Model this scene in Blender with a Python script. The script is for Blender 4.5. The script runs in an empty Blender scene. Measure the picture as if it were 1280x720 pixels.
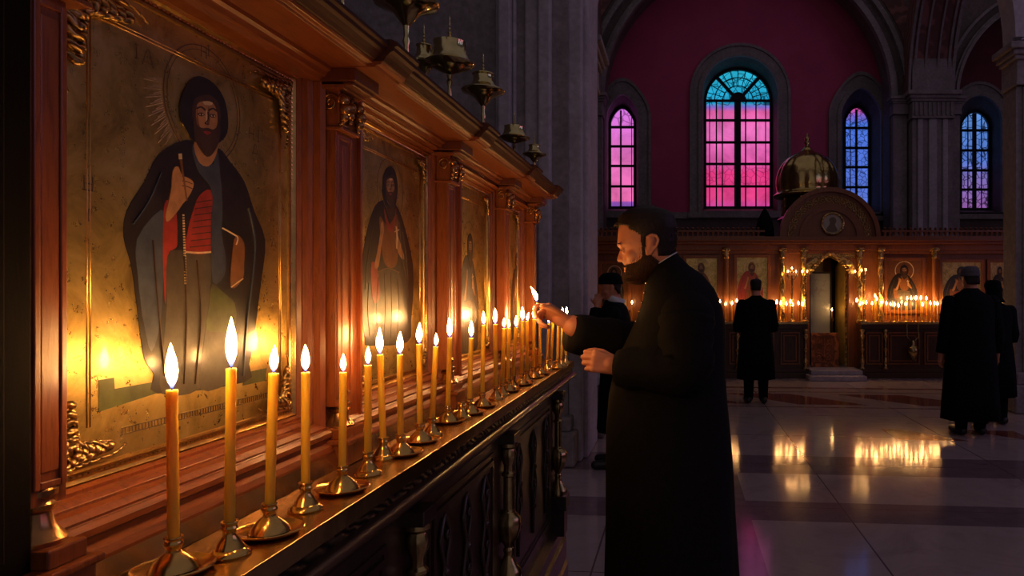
import bpy, math, random
from mathutils import Vector, Matrix
from mathutils.geometry import tessellate_polygon
R = random.Random(7)
PI = math.pi
C = bpy.context.scene.collection
CAMZ = 1.5; F = 900.0; VX = 850.0; VY = 365.0
def P(px, py, Y): return Vector(((px-VX)*Y/F, Y, CAMZ+(VY-py)*Y/F))      # a point at depth Y
def YS(px, a): return F*a/(VX-px)                                          # depth of a point on the plane X=-a
def SP(px, py, a, b=None):
    Y = YS(px, a); return Vector((-(a if b is None else b), Y, CAMZ+(VY-py)*Y/F))

# ------------------------------------------------------------------ materials
def nt(name):
    m = bpy.data.materials.new(name); m.use_nodes = True
    n = m.node_tree; b = n.nodes['Principled BSDF']; return m, n, b
def ramp(n, fac, stops):
    r = n.nodes.new('ShaderNodeValToRGB'); e = r.color_ramp.elements
    while len(e) < len(stops): e.new(0.5)
    for i, (p, c) in enumerate(stops): e[i].position = p; e[i].color = (*c, 1)
    n.links.new(fac, r.inputs[0]); return r.outputs[0]
def coords(n, scale=(1,1,1), kind='Object'):
    t = n.nodes.new('ShaderNodeTexCoord'); mp = n.nodes.new('ShaderNodeMapping')
    mp.inputs['Scale'].default_value = scale; n.links.new(t.outputs[kind], mp.inputs[0]); return mp.outputs[0]
def noise(n, vec, scale, detail=4, rough=.6, dist=0):
    t = n.nodes.new('ShaderNodeTexNoise'); t.inputs['Scale'].default_value = scale
    t.inputs['Detail'].default_value = detail; t.inputs['Roughness'].default_value = rough
    t.inputs['Distortion'].default_value = dist
    n.links.new(vec, t.inputs['Vector']); return t.outputs['Fac']
def bump(n, b, h, strength, dist=.01):
    u = n.nodes.new('ShaderNodeBump'); u.inputs['Strength'].default_value = strength; u.inputs['Distance'].default_value = dist
    n.links.new(h, u.inputs['Height']); n.links.new(u.outputs[0], b.inputs['Normal'])
def simple(name, col, rough=.5, metal=0., var=.25, scale=30., bmp=0., coat=0., spec=.5, stretch=(1,1,1), bd=.002):
    m, n, b = nt(name)
    v = coords(n, stretch); f = noise(n, v, scale)
    lo = tuple(c*(1-var) for c in col); hi = tuple(min(1, c*(1+var)) for c in col)
    n.links.new(ramp(n, f, [(.3, lo), (.7, hi)]), b.inputs['Base Color'])
    b.inputs['Roughness'].default_value = rough; b.inputs['Metallic'].default_value = metal
    b.inputs['Coat Weight'].default_value = coat; b.inputs['Coat Roughness'].default_value = .12
    b.inputs['Specular IOR Level'].default_value = spec
    if bmp: bump(n, b, f, bmp, bd)
    return m
def wood(name, dark, light, scale=14., stretch=(8,8,1), rough=.34, coat=.18):
    m, n, b = nt(name)
    v = coords(n, stretch); f = noise(n, v, scale, 6, .65, .6)
    n.links.new(ramp(n, f, [(.25, dark), (.55, light), (.8, dark)]), b.inputs['Base Color'])
    b.inputs['Roughness'].default_value = rough; b.inputs['Coat Weight'].default_value = coat
    b.inputs['Coat Roughness'].default_value = .15
    bump(n, b, f, .15, .002); return m
def carved(name, col, rough, metal, scale, strength, dist=.004, col2=None, stretch=(1,1,1)):
    m, n, b = nt(name)
    v = coords(n, stretch)
    t = n.nodes.new('ShaderNodeTexVoronoi'); t.feature = 'SMOOTH_F1'; t.inputs['Scale'].default_value = scale
    n.links.new(v, t.inputs['Vector'])
    w = n.nodes.new('ShaderNodeTexWave'); w.wave_type = 'RINGS'; w.inputs['Scale'].default_value = scale*.35
    w.inputs['Distortion'].default_value = 9; w.inputs['Detail'].default_value = 2; n.links.new(v, w.inputs['Vector'])
    a = n.nodes.new('ShaderNodeMath'); a.operation = 'ADD'; n.links.new(t.outputs['Distance'], a.inputs[0]); n.links.new(w.outputs['Fac'], a.inputs[1])
    c2 = col2 or tuple(c*.4 for c in col)
    n.links.new(ramp(n, w.outputs['Fac'], [(.2, c2), (.8, col)]), b.inputs['Base Color'])
    b.inputs['Roughness'].default_value = rough; b.inputs['Metallic'].default_value = metal
    bump(n, b, a.outputs[0], strength, dist); return m
M = {}
M['wood'] = wood('mahogany', (.12,.026,.006), (.30,.075,.018))
M['wood_h'] = wood('mahogany_long', (.12,.026,.006), (.30,.075,.018), stretch=(8,1,8))
M['wood_dark'] = wood('dark_wood', (.022,.011,.007), (.05,.024,.014), stretch=(8,1,8), rough=.3)
M['wood_black'] = wood('unlit_black_wood', (.004,.002,.0015), (.007,.004,.003), rough=.85, coat=0)  # near-black colour carries the darkness of the unlit end post
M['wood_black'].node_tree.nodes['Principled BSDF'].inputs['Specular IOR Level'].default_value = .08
M['wood_far'] = wood('far_wood', (.15,.045,.010), (.31,.10,.026), scale=4, rough=.38)
M['wood_far_dark'] = wood('far_wood_dark', (.035,.014,.007), (.075,.03,.014), scale=4, rough=.38)
M['wood_door'] = carved('carved_door_wood', (.42,.13,.03), .4, 0, 22, .5, .01)
M['gold'] = simple('gilding', (.80,.50,.16), .28, 1., .2, 60, .15)
M['gold_dark'] = carved('old_gilding', (.75,.48,.17), .34, 1., 120, .6, .003)
M['gold_far'] = carved('far_gilding', (.80,.52,.18), .32, 1., 30, .5, .01)
M['bronze'] = simple('ornament_bronze', (.42,.20,.07), .25, .85, .25, 60, .2)
M['brass'] = simple('brass', (.78,.46,.13), .2, 1., .12, 40, .05)
M['brass_old'] = simple('aged_brass', (.66,.54,.24), .17, 1., .2, 50, .10)
M['brass_dark'] = simple('dark_brass', (.46,.33,.14), .25, 1., .3, 40, .12)
M['dome_gold'] = simple('dome_gold', (.62,.45,.16), .2, 1., .2, 6, .25, bd=.05)
M['tray'] = simple('tray_brass', (.66,.43,.17), .24, 1., .3, 14, .18, bd=.004)
M['apron'] = carved('carved_apron', (.13,.09,.04), .38, .6, 70, .9, .004, (.02,.012,.008), (1,.6,1))
M['black_cloth'] = simple('black_wool', (.006,.0055,.006), .85, 0, .3, 60, .1, spec=.15)
M['black_coat'] = simple('black_coat', (.006,.006,.0075), .9, 0, .3, 30, .1, spec=.12)
M['hair'] = simple('dark_hair', (.018,.009,.006), .55, 0, .5, 90, .4, spec=.3)
M['hair_brown'] = simple('brown_beard', (.055,.022,.010), .6, 0, .5, 90, .4, spec=.25)
M['grey_hat'] = simple('grey_knit', (.10,.085,.10), .9, 0, .3, 60, .3)
M['white_cloth'] = simple('white_linen', (.7,.68,.68), .7, 0, .05, 60)
M['shoe'] = simple('black_leather', (.012,.010,.010), .35, 0, .2, 40)
m, n, b = nt('skin')
f = noise(n, coords(n), 25)
n.links.new(ramp(n, f, [(.3,(.60,.22,.115)), (.7,(.68,.28,.15))]), b.inputs['Base Color'])
b.inputs['Roughness'].default_value = .5; b.inputs['Subsurface Weight'].default_value = .15
b.inputs['Subsurface Radius'].default_value = (1,.3,.15); b.inputs['Subsurface Scale'].default_value = .006
bump(n, b, noise(n, coords(n), 220), .12, .001)
M['skin'] = m
# beeswax: light from the flame sinks into it
m, n, b = nt('beeswax')
n.links.new(ramp(n, noise(n, coords(n), 25), [(.3,(1,.40,.022)), (.7,(1,.47,.035))]), b.inputs['Base Color'])
b.inputs['Roughness'].default_value = .38; b.inputs['Subsurface Weight'].default_value = 1
b.inputs['Subsurface Radius'].default_value = (1,.8,.35); b.inputs['Subsurface Scale'].default_value = .024
M['wax'] = m
M['wick'] = simple('wick', (.02,.015,.012), .9)
def flame_mat(name, s):
    m = bpy.data.materials.new(name); m.use_nodes = True; n = m.node_tree
    n.nodes.clear(); out = n.nodes.new('ShaderNodeOutputMaterial'); e = n.nodes.new('ShaderNodeEmission')
    t = n.nodes.new('ShaderNodeTexCoord'); sx = n.nodes.new('ShaderNodeSeparateXYZ')
    n.links.new(t.outputs['Generated'], sx.inputs[0])
    n.links.new(ramp(n, sx.outputs[2], [(0,(.10,.16,.9)), (.10,(.25,.22,.8)), (.2,(1,.49,.145)), (.75,(1,.50,.15)), (1,(1,.40,.09))]), e.inputs[0])
    r = ramp(n, sx.outputs[2], [(0,(.02,)*3), (.11,(.03,)*3), (.22,(.9,)*3), (.6,(1,)*3), (1,(.5,)*3)])
    k = n.nodes.new('ShaderNodeMath'); k.operation = 'MULTIPLY'; k.inputs[1].default_value = s
    n.links.new(r, k.inputs[0]); n.links.new(k.outputs[0], e.inputs[1]); n.links.new(e.outputs[0], out.inputs[0]); return m
M['flame'] = flame_mat('flame', 170)
M['flame_far'] = flame_mat('flame_far', 130)
# stone
def stone(name, lo, hi, rough=.7, block=(1.2,.5)):
    m, n, b = nt(name); v = coords(n)
    f = noise(n, v, 2.5, 8, .65); g = noise(n, v, 18, 5)
    mx = n.nodes.new('ShaderNodeMath'); mx.operation = 'MULTIPLY'; n.links.new(f, mx.inputs[0]); n.links.new(g, mx.inputs[1])
    n.links.new(ramp(n, mx.outputs[0], [(.15, lo), (.4, hi)]), b.inputs['Base Color'])
    b.inputs['Roughness'].default_value = rough; bump(n, b, g, .15, .01); return m
M['stone'] = stone('grey_stone', (.20,.17,.17), (.36,.31,.31))
M['stone_light'] = stone('pale_stone', (.36,.32,.35), (.55,.50,.54))
M['stone_dark'] = stone('brown_stone', (.10,.075,.07), (.19,.14,.13))
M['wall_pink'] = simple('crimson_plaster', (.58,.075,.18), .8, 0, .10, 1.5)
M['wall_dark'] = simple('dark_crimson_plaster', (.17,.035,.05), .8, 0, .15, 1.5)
M['arch_pattern'] = carved('painted_arch', (.28,.11,.10), .75, 0, 7, .3, .02, (.14,.06,.055), (1,1,1))
M['dark_void'] = simple('doorway_darkness', (.008,.006,.006), .9)  # near-black colour stands in for the dim interior of the doorway
M['iron'] = simple('window_iron', (.012,.008,.016), .6, .3)
# ------------------------------------------------------------------ mesh builder
class MB:
    def __init__(s): s.v = []; s.f = []; s.m = []; s.mi = 0
    def add(s, vs, fs):
        k = len(s.v); s.v += [Vector(q) for q in vs]
        for q in fs: s.f.append(tuple(i+k for i in q)); s.m.append(s.mi)
        return s
    def box(s, x0, x1, y0, y1, z0, z1):
        x0, x1 = sorted((x0, x1)); y0, y1 = sorted((y0, y1)); z0, z1 = sorted((z0, z1))
        return s.add([(x,y,z) for z in (z0,z1) for y in (y0,y1) for x in (x0,x1)],
            [(0,2,3,1),(4,5,7,6),(0,1,5,4),(2,6,7,3),(0,4,6,2),(1,3,7,5)])
    def extrude(s, pts, d):                      # planar polygon (3D points) pushed along d
        pts = [Vector(p) for p in pts]; d = Vector(d); nn = len(pts)
        tri = tessellate_polygon([pts])
        vs = pts+[p+d for p in pts]
        fs = [tuple(t) for t in tri]+[tuple(i+nn for i in reversed(t)) for t in tri]
        fs += [(i, (i+1) % nn, (i+1) % nn+nn, i+nn) for i in range(nn)]
        return s.add(vs, fs)
    def profY(s, prof, y0, y1): return s.extrude([(x, y0, z) for x, z in prof], (0, y1-y0, 0))
    def profX(s, prof, x0, x1): return s.extrude([(x0, y, z) for y, z in prof], (x1-x0, 0, 0))
    def profZ(s, prof, z0, z1): return s.extrude([(x, y, z0) for x, y in prof], (0, 0, z1-z0))
    def holed(s, outer, holes, d):
        loops = [[Vector(p) for p in outer]]+[[Vector(p) for p in h] for h in holes]; d = Vector(d)
        flat = [p for l in loops for p in l]; nn = len(flat)
        tri = tessellate_polygon(loops)
        fs = [tuple(t) for t in tri]+[tuple(i+nn for i in reversed(t)) for t in tri]; k = 0
        for l in loops:
            q = len(l); fs += [(k+i, k+(i+1) % q, k+(i+1) % q+nn, k+i+nn) for i in range(q)]; k += q
        return s.add(flat+[p+d for p in flat], fs)
    def loft(s, rings, cap=True):
        nn = len(rings[0]); vs = [p for r in rings for p in r]; fs = []
        for k in range(len(rings)-1):
            for i in range(nn):
                j = (i+1) % nn; fs.append((k*nn+i, k*nn+j, (k+1)*nn+j, (k+1)*nn+i))
        if cap: fs += [tuple(reversed(range(nn))), tuple(range((len(rings)-1)*nn, len(rings)*nn))]
        return s.add(vs, fs)
    def lathe(s, prof, c=(0,0,0), nn=24, rot=None, sweep=None):
        c = Vector(c); rings = []
        for r, z in prof:
            ring = []
            for i in range(nn):
                a = 2*PI*i/nn; p = Vector((max(r,1e-4)*math.cos(a), max(r,1e-4)*math.sin(a), z))
                ring.append(c+((rot @ p) if rot else p))
            rings.append(ring)
        return s.loft(rings)
    def tube(s, path, rad, nn=10, flat=1.0):
        path = [Vector(p) for p in path]
        if not hasattr(rad, '__len__'): rad = [rad]*len(path)
        rings = []; up = None
        for i, p in enumerate(path):
            t = (path[min(i+1, len(path)-1)]-path[max(i-1, 0)]).normalized()
            if up is None: up = Vector((0,0,1)) if abs(t.z) < .9 else Vector((1,0,0))
            u = (up-t*up.dot(t)).normalized(); w = t.cross(u); up = u
            rings.append([p+(u*math.cos(2*PI*k/nn)+w*math.sin(2*PI*k/nn)*flat)*max(rad[i],1e-4) for k in range(nn)])
        return s.loft(rings)
    def ball(s, c, r, nn=12, rx=1, ry=1, rz=1):
        c = Vector(c); rings = []
        for k in range(1, nn):
            a = PI*k/nn; rings.append([c+Vector((r*rx*math.sin(a)*math.cos(2*PI*i/(nn*2)), r*ry*math.sin(a)*math.sin(2*PI*i/(nn*2)), -r*rz*math.cos(a))) for i in range(nn*2)])
        return s.loft(rings)
    def caps(s, a, b, ra, rb, nn=14):            # tapered capsule
        a = Vector(a); b = Vector(b); d = (b-a); L = d.length; t = d/L; path = []; rad = []
        for k in range(5): q = k/5*PI/2; path.append(a-t*ra*math.cos(q)); rad.append(ra*math.sin(q))
        path += [a, b]; rad += [ra, rb]
        for k in range(1, 6): q = k/5*PI/2; path.append(b+t*rb*math.sin(q)); rad.append(rb*math.cos(q))
        return s.tube(path, rad, nn)
    def build(s, name, mats, parent=None, smooth=False, bevel=0, loc=None, sub=0):
        me = bpy.data.meshes.new(name); org = Vector(loc) if loc is not None else Vector((0,0,0))
        me.from_pydata([v-org for v in s.v], [], s.f); me.validate()
        for mt in (mats if isinstance(mats, (list, tuple)) else [mats]): me.materials.append(M[mt] if isinstance(mt, str) else mt)
        if len(me.polygons) == len(s.m):
            me.polygons.foreach_set('material_index', s.m)
        import bmesh
        bm = bmesh.new(); bm.from_mesh(me); bmesh.ops.recalc_face_normals(bm, faces=bm.faces); bm.to_mesh(me); bm.free()
        if smooth:
            me.polygons.foreach_set('use_smooth', [True]*len(me.polygons))
            if smooth != 'all': me.set_sharp_from_angle(angle=math.radians(42))
        o = bpy.data.objects.new(name, me); C.objects.link(o); o.location = org
        if parent is not None:
            o.parent = parent; o.location = org-PW(parent) if loc is not None else -PW(parent)
        if bevel:
            b = o.modifiers.new('bevel', 'BEVEL'); b.width = bevel; b.segments = 2; b.limit_method = 'ANGLE'; b.angle_limit = math.radians(40)
        if sub:
            q = o.modifiers.new('sub', 'SUBSURF'); q.levels = sub; q.render_levels = sub
        return o
def PW(o):                                        # world position of an (unrotated) parent chain
    p = Vector(o.location)
    while o.parent: o = o.parent; p += o.location
    return p
def tag(o, label=None, cat=None, group=None, kind=None):
    if label: o['label'] = label
    if cat: o['category'] = cat
    if group: o['group'] = group
    if kind: o['kind'] = kind
    return o
def thing(name, label, cat, loc=(0,0,0), group=None):
    o = bpy.data.objects.new(name, None); C.objects.link(o); o.location = loc; o.empty_display_size = .05
    return tag(o, label, cat, group)
def struct(mb, name, mats, label=None, parent=None, **k):
    o = mb.build(name, mats, parent, **k)
    if parent is None: o['kind'] = 'structure'
    if label: o['label'] = label
    return o
def dup(o, parent=None, loc=None):
    c = o.copy(); C.objects.link(c)
    if parent is not None: c.parent = parent
    if loc is not None: c.location = loc
    for ch in list(o.children): dup(ch, c)
    return c
def smoothpts(pts, k=4, closed=True):             # Catmull-Rom
    pts = [Vector(p) for p in pts]; n_ = len(pts); out = []
    rng = range(n_) if closed else range(n_-1)
    for i in rng:
        if closed: p0, p1, p2, p3 = pts[i-1], pts[i], pts[(i+1) % n_], pts[(i+2) % n_]
        else: p0, p1, p2, p3 = pts[max(i-1,0)], pts[i], pts[i+1], pts[min(i+2,n_-1)]
        for j in range(k):
            t = j/k
            out.append(.5*((2*p1)+(p2-p0)*t+(2*p0-5*p1+4*p2-p3)*t*t+(3*p1-p0-3*p2+p3)*t**3))
    if not closed: out.append(pts[-1])
    return out
#@@MAIN
# ================================================================== SETTING
# polished marble floor: tiles, dark bands, reddish inlay near the screen
m, n, b = nt('marble_floor')
v = coords(n); sx = n.nodes.new('ShaderNodeSeparateXYZ'); n.links.new(v, sx.inputs[0])
def mth(op, a, c=None):
    q = n.nodes.new('ShaderNodeMath'); q.operation = op
    for i, k in enumerate((a, c)):
        if k is None: continue
        if isinstance(k, (int, float)): q.inputs[i].default_value = k
        else: n.links.new(k, q.inputs[i])
    return q.outputs[0]
X_, Y_ = sx.outputs[0], mth('ADD', sx.outputs[1], mth('MULTIPLY', sx.outputs[0], .09))
def band(c_, lo, hi): return mth('MULTIPLY', mth('GREATER_THAN', c_, lo), mth('LESS_THAN', c_, hi))
def anyof(*a):
    r_ = a[0]
    for q in a[1:]: r_ = mth('MAXIMUM', r_, q)
    return r_
dark = anyof(band(Y_, 6.02, 6.68), band(Y_, 4.78, 5.22), mth('MULTIPLY', band(X_, -.05, .47), mth('LESS_THAN', Y_, 6.6)), band(X_, -2.2, -1.05), band(Y_, 2.9, 3.4), band(X_, 5.2, 5.6))
diag = mth('ADD', X_, mth('MULTIPLY', Y_, .9))
par = mth('GREATER_THAN', mth('FRACT', mth('MULTIPLY', diag, .62)), .42)
red = anyof(mth('MULTIPLY', band(Y_, 9.75, 10.75), par), band(Y_, 11.35, 11.5), band(Y_, 9.5, 9.56), band(Y_, 10.95, 11.0), mth('MULTIPLY', mth('MULTIPLY', band(Y_, 7.5, 8.1), band(X_, 2.2, 3.6)), par))
joint = anyof(mth('LESS_THAN', mth('FRACT', mth('MULTIPLY', Y_, 1/1.27)), .008), mth('LESS_THAN', mth('FRACT', mth('ADD', mth('MULTIPLY', X_, 1/1.6), .3)), .007))
f = noise(n, v, 1.4, 8, .7, 1.0); g = noise(n, v, 6, 6, .7)
light_c = ramp(n, f, [(.3,(.30,.225,.225)), (.5,(.42,.335,.325)), (.7,(.35,.275,.27))])
dark_c = ramp(n, g, [(.3,(.16,.11,.125)), (.7,(.23,.165,.18))])
red_c = ramp(n, g, [(.3,(.16,.045,.04)), (.7,(.24,.075,.06))])
def mix(fac, a, c_):
    q = n.nodes.new('ShaderNodeMix'); q.data_type = 'RGBA'; n.links.new(fac, q.inputs[0]); n.links.new(a, q.inputs[6]); n.links.new(c_, q.inputs[7]); return q.outputs[2]
jc = n.nodes.new('ShaderNodeRGB'); jc.outputs[0].default_value = (.14,.10,.10,1)
col = mix(joint, mix(red, mix(dark, light_c, dark_c), red_c), jc.outputs[0])
n.links.new(col, b.inputs['Base Color'])
rr = n.nodes.new('ShaderNodeMapRange'); rr.inputs[3].default_value = .05; rr.inputs[4].default_value = .15; b.inputs['Specular IOR Level'].default_value = .38
n.links.new(g, rr.inputs[0]); n.links.new(rr.outputs[0], b.inputs['Roughness'])
bump(n, b, noise(n, v, 3, 3), .05, .01)
M['floor'] = m
struct(MB().box(-3.4, 11, -2, 18, -.1, 0), 'floor', 'floor', 'polished marble floor with dark bands and reddish inlay')
struct(MB().box(-3.6, -3.4, -2, 18, 0, 9.5), 'wall_left', 'stone_dark', 'grey stone side wall')
struct(MB().box(11, 11.2, -2, 18, 0, 9.5), 'wall_right', 'stone_dark', 'dark stone side wall')

def arch_pts(x0, x1, z0, zs, Y, point=0., nn=24):
    """closed outline: jambs from z0 to spring zs, round (or slightly pointed) head"""
    c = (x0+x1)/2; r = (x1-x0)/2; pts = [(x0, Y, z0), (x1, Y, z0)]
    for i in range(nn+1):
        a = PI*i/nn; z = zs+r*math.sin(a)*(1+point*math.sin(a)**3)
        pts.append((c+r*math.cos(a), Y, z))
    return pts
YG = 17.5
def glass(name, hue_stops, tophue, scale, k, lead=.10, lo=0., hi=1.):
    m = bpy.data.materials.new(name); m.use_nodes = True; n = m.node_tree; n.nodes.clear()
    out = n.nodes.new('ShaderNodeOutputMaterial'); e = n.nodes.new('ShaderNodeEmission')
    t = n.nodes.new('ShaderNodeTexCoord'); sx = n.nodes.new('ShaderNodeSeparateXYZ'); n.links.new(t.outputs['Generated'], sx.inputs[0])
    c1 = ramp(n, sx.outputs[2], hue_stops)
    mp = n.nodes.new('ShaderNodeMapping'); mp.inputs['Scale'].default_value = (1, 0, 1); n.links.new(t.outputs['Object'], mp.inputs[0])
    nz = noise(n, mp.outputs[0], 1.6, 5, .6, .8)
    rg = ramp(n, nz, [(.3,(.62,.62,.62)), (.6,(1.1,1.1,1.1))])
    mul = n.nodes.new('ShaderNodeMix'); mul.data_type = 'RGBA'; mul.blend_type = 'MULTIPLY'; mul.inputs[0].default_value = 1
    n.links.new(c1, mul.inputs[6]); n.links.new(rg, mul.inputs[7])
    vo = n.nodes.new('ShaderNodeTexVoronoi'); vo.feature = 'DISTANCE_TO_EDGE'; vo.inputs['Scale'].default_value = scale; n.links.new(mp.outputs[0], vo.inputs['Vector'])
    ld = ramp(n, vo.outputs['Distance'], [(0,(lead,)*3), (.02,(lead,)*3), (.07,(1,1,1))])
    if tophue:       # leaded pattern only between lo and hi of the height
        msk = n.nodes.new('ShaderNodeValToRGB'); el = msk.color_ramp.elements
        while len(el) < len(tophue): el.new(.5)
        for i, (p, q) in enumerate(tophue): el[i].position = p; el[i].color = (q, q, q, 1)
        msk.color_ramp.interpolation = 'CONSTANT'; n.links.new(sx.outputs[2], msk.inputs[0])
        mm = n.nodes.new('ShaderNodeMix'); mm.data_type = 'RGBA'; n.links.new(msk.outputs[0], mm.inputs[0])
        mm.inputs[6].default_value = (1,1,1,1); n.links.new(ld, mm.inputs[7]); ld = mm.outputs[2]
    m2 = n.nodes.new('ShaderNodeMix'); m2.data_type = 'RGBA'; m2.blend_type = 'MULTIPLY'; m2.inputs[0].default_value = 1
    n.links.new(mul.outputs[2], m2.inputs[6]); n.links.new(ld, m2.inputs[7])
    n.links.new(m2.outputs[2], e.inputs[0]); e.inputs[1].default_value = k; n.links.new(e.outputs[0], out.inputs[0]); return m
PK = (1.0,.16,.56); PK2 = (.92,.05,.26); VI = (.55,.16,.75)
M['glass_main'] = glass('stained_glass_main', [(0,(.80,.08,.42)), (.06,(.95,.07,.30)), (.25,PK2), (.32,(.95,.13,.50)), (.55,(1,.2,.62)), (.70,(.95,.15,.48)), (.735,(.30,.2,.85)), (.76,(.02,.42,.75)), (1,(.03,.55,.80))], [(0,0),(.16,.45),(.32,0),(.745,.85)], 6.5, .84)
M['glass_pink'] = glass('stained_glass_pink', [(0,(.25,.10,.50)), (.045,(.35,.10,.55)), (.06,(1,.18,.50)), (.5,(.95,.2,.62)), (1,(.75,.2,.85))], [(0,0),(.82,.6)], 4.5, .84)
M['glass_blue'] = glass('stained_glass_blue', [(0,(.12,.20,.75)), (.85,(.08,.20,.85)), (.93,(.25,.15,.75)), (1,(.9,.10,.45))], None, 8.5, .85, .25)
M['glass_mixed'] = glass('stained_glass_mixed', [(0,(.32,.12,.42)), (.35,(.22,.18,.55)), (.5,(.12,.24,.80)), (1,(.13,.33,.85))], None, 7, .85, .12)
WIN = []
def window(idx, px0, px1, ytop, ybot, point, gm, fx0, fx1, rows, cols, label, panes_dx=None):
    x0 = P(px0, 0, YG).x; x1 = P(px1, 0, YG).x; zt = P(0, ytop, YG).z; zb = P(0, ybot, YG).z
    r = (x1-x0)/2; zs = zt-r*(1+point)
    w = thing('window_%d' % idx, label, None, ((x0+x1)/2, YG, zb)); w['kind'] = 'structure'
    # glass
    g = MB().extrude(arch_pts(x0, x1, zb, zs, YG+.04, point), (0, .02, 0)); g.build('stained_glass', gm, w)
    fr = MB(); t = .055
    fr.holed(arch_pts(x0-.07, x1+.07, zb-.07, zs, YG-.04, point), [arch_pts(x0, x1, zb, zs, YG-.04, point)], (0, .12, 0))
    fr.build('window_frame', 'iron', w)
    bars = MB()
    nrow = len(rows)
    for py in rows:
        z = P(0, py, YG).z; bars.box(x0, x1, YG-.03, YG+.035, z-t/2, z+t/2)
    for k, (px, wd, top) in enumerate(cols):
        x = P(px, 0, YG).x; z1 = zs if top else P(0, rows[0], YG).z
        if top: z1 = zs+math.sqrt(max(0, r*r-(x-(x0+x1)/2)**2))*(1+point*.6)
        bars.box(x-wd/2, x+wd/2, YG-.02, YG+.035, zb, z1)
    if idx == 1:                      # spokes and hub of the fan light
        c = Vector(((x0+x1)/2, YG, P(0, rows[0], YG).z))
        for a in (48, 132):
            a = math.radians(a); e = c+Vector((math.cos(a), 0, math.sin(a)))*r*1.02
            bars.tube([c, e], .045, 6)
        bars.extrude([(c.x+.2*math.cos(q), YG-.05, c.z+.2*math.sin(q)) for q in [PI*i/10 for i in range(11)]], (0, .08, 0))
        for rr_ in (.48, .74):
            bars.tube([(c.x+r*rr_*math.cos(PI*i/16), YG+.02, c.z+r*rr_*math.sin(PI*i/16)) for i in range(17)], .014, 5)
        for a in range(15, 180, 15):
            a = math.radians(a); bars.tube([c+Vector((math.cos(a)*.48, 0, math.sin(a)*.48))*r, c+Vector((math.cos(a), 0, math.sin(a)))*r], .010, 4)
    bars.build('glazing_bars', 'iron', w)
    # stone surround in raised steps on the wall face
    fX0 = P(fx0, 0, 17).x; fX1 = P(fx1, 0, 17).x
    fz = P(0, ybot+6, 17).z; fs = zs+.05
    WIN.append((fX0, fX1, fz, fs, point))
    s = MB()
    for q, (o1, o2, dy) in enumerate(((0, .10, .10), (.10, .24, .05), (.24, .30, .09))):
        s.holed(arch_pts(fX0-o2, fX1+o2, fz-o2*.4, fs, 17-dy, point), [arch_pts(fX0-o1, fX1+o1, fz-(o1*.4 if q else 0), fs, 17-dy, point)], (0, dy, 0))
    s.box(fX0-.34, fX1+.34, 16.84, 17, fz-.16, fz-.04)
    s.build('stone_surround', 'stone', w)
    # splayed reveal behind the wall face
    a0 = arch_pts(fX0, fX1, fz, fs, 17.0, point); a1 = arch_pts(x0-.06, x1+.06, zb-.06, zs, YG-.04, point)
    s = MB(); s.loft([[Vector(p) for p in a0], [Vector(p) for p in a1]], cap=False)
    s.build('window_reveal', 'stone_dark', w)
window(1, 883, 962, 88, 258, 0., 'glass_main', 878, 972, [126, 150.5, 178, 205, 233], [(922, .16, 0), (895.5,.03,0), (903,.03,0), (932,.03,0), (945,.03,0), (957,.02,0), (887,.02,0)],
       'tall round-headed stained glass window, pink below a turquoise fan light')
window(2, 764, 792, 136, 258, .35, 'glass_pink', 759, 798, [159, 183, 207.5, 233], [(776, .04, 1), (789.5,.015,1)], 'narrow pointed stained glass window glowing all pink')
window(3, 1057, 1085, 135, 262, .35, 'glass_blue', 1051, 1100, [160, 185, 209, 234], [(1070.5, .05, 1), (1063,.012,1)], 'narrow pointed blue stained glass window with a pink tip')
window(4, 1202, 1235, 141, 260, .12, 'glass_mixed', 1196, 1250, [163, 188, 213, 237], [(1218, .09, 1), (1210,.012,1), (1227,.012,1)], 'rightmost stained glass window, blue with violet lower panes')
# end wall, split in the pink bay, the right bay and the stone dado
ZD = P(0, 263, 17).z
def wallplate(x0, x1, z0, z1, wins):
    mb = MB(); holes = [arch_pts(a, b_, c, d, 17, e) for a, b_, c, d, e in wins]
    return mb.holed([(x0,17,z0),(x1,17,z0),(x1,17,z1),(x0,17,z1)], holes, (0,.15,0))
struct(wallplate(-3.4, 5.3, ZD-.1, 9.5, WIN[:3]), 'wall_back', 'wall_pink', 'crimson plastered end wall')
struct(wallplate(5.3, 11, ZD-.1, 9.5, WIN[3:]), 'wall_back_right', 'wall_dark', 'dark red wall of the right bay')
struct(MB().box(-3.4, 11, 17, 17.15, 0, ZD-.1), 'wall_back_lower', 'stone_dark', 'dark stone lower end wall')
struct(MB().box(-3.4, 11, 16.9, 17, ZD-.2, ZD-.05).box(-3.4, 11, 16.95, 17, ZD-.75, ZD-.68), 'trim_1', 'stone', 'stone string course under the windows')
# arch wall at the mouth of the apse, with the two arched openings
YA = 16.0; CX, RA, ZS = 1.49, 3.17, 5.77
c2, r2 = 8.35, 2.2
mb = MB(); mb.holed([(-3.4,YA,0),(11,YA,0),(11,YA,9.5),(-3.4,YA,9.5)],
    [arch_pts(CX-RA, CX+RA, .001, ZS, YA, 0, 48), arch_pts(c2-r2, c2+r2, .001, ZS, YA, 0, 36)], (0,.5,0))
struct(mb, 'wall_arch', 'stone_dark', 'arched stone wall before the apse')
def ringpts(c, r, zs, Y, nn=40): return [Vector((c+r*math.cos(PI*i/nn), Y, zs+r*math.sin(PI*i/nn))) for i in range(nn+1)]
def archivolt(mb, c, zs, ra, rb, Y, d, nn=40):
    A = ringpts(c, ra, zs, Y, nn); B = ringpts(c, rb, zs, Y, nn)
    rings = [[A[i], B[i], B[i]+Vector((0,d,0)), A[i]+Vector((0,d,0))] for i in range(nn+1)]
    mb.loft(rings)
mb = MB()
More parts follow.
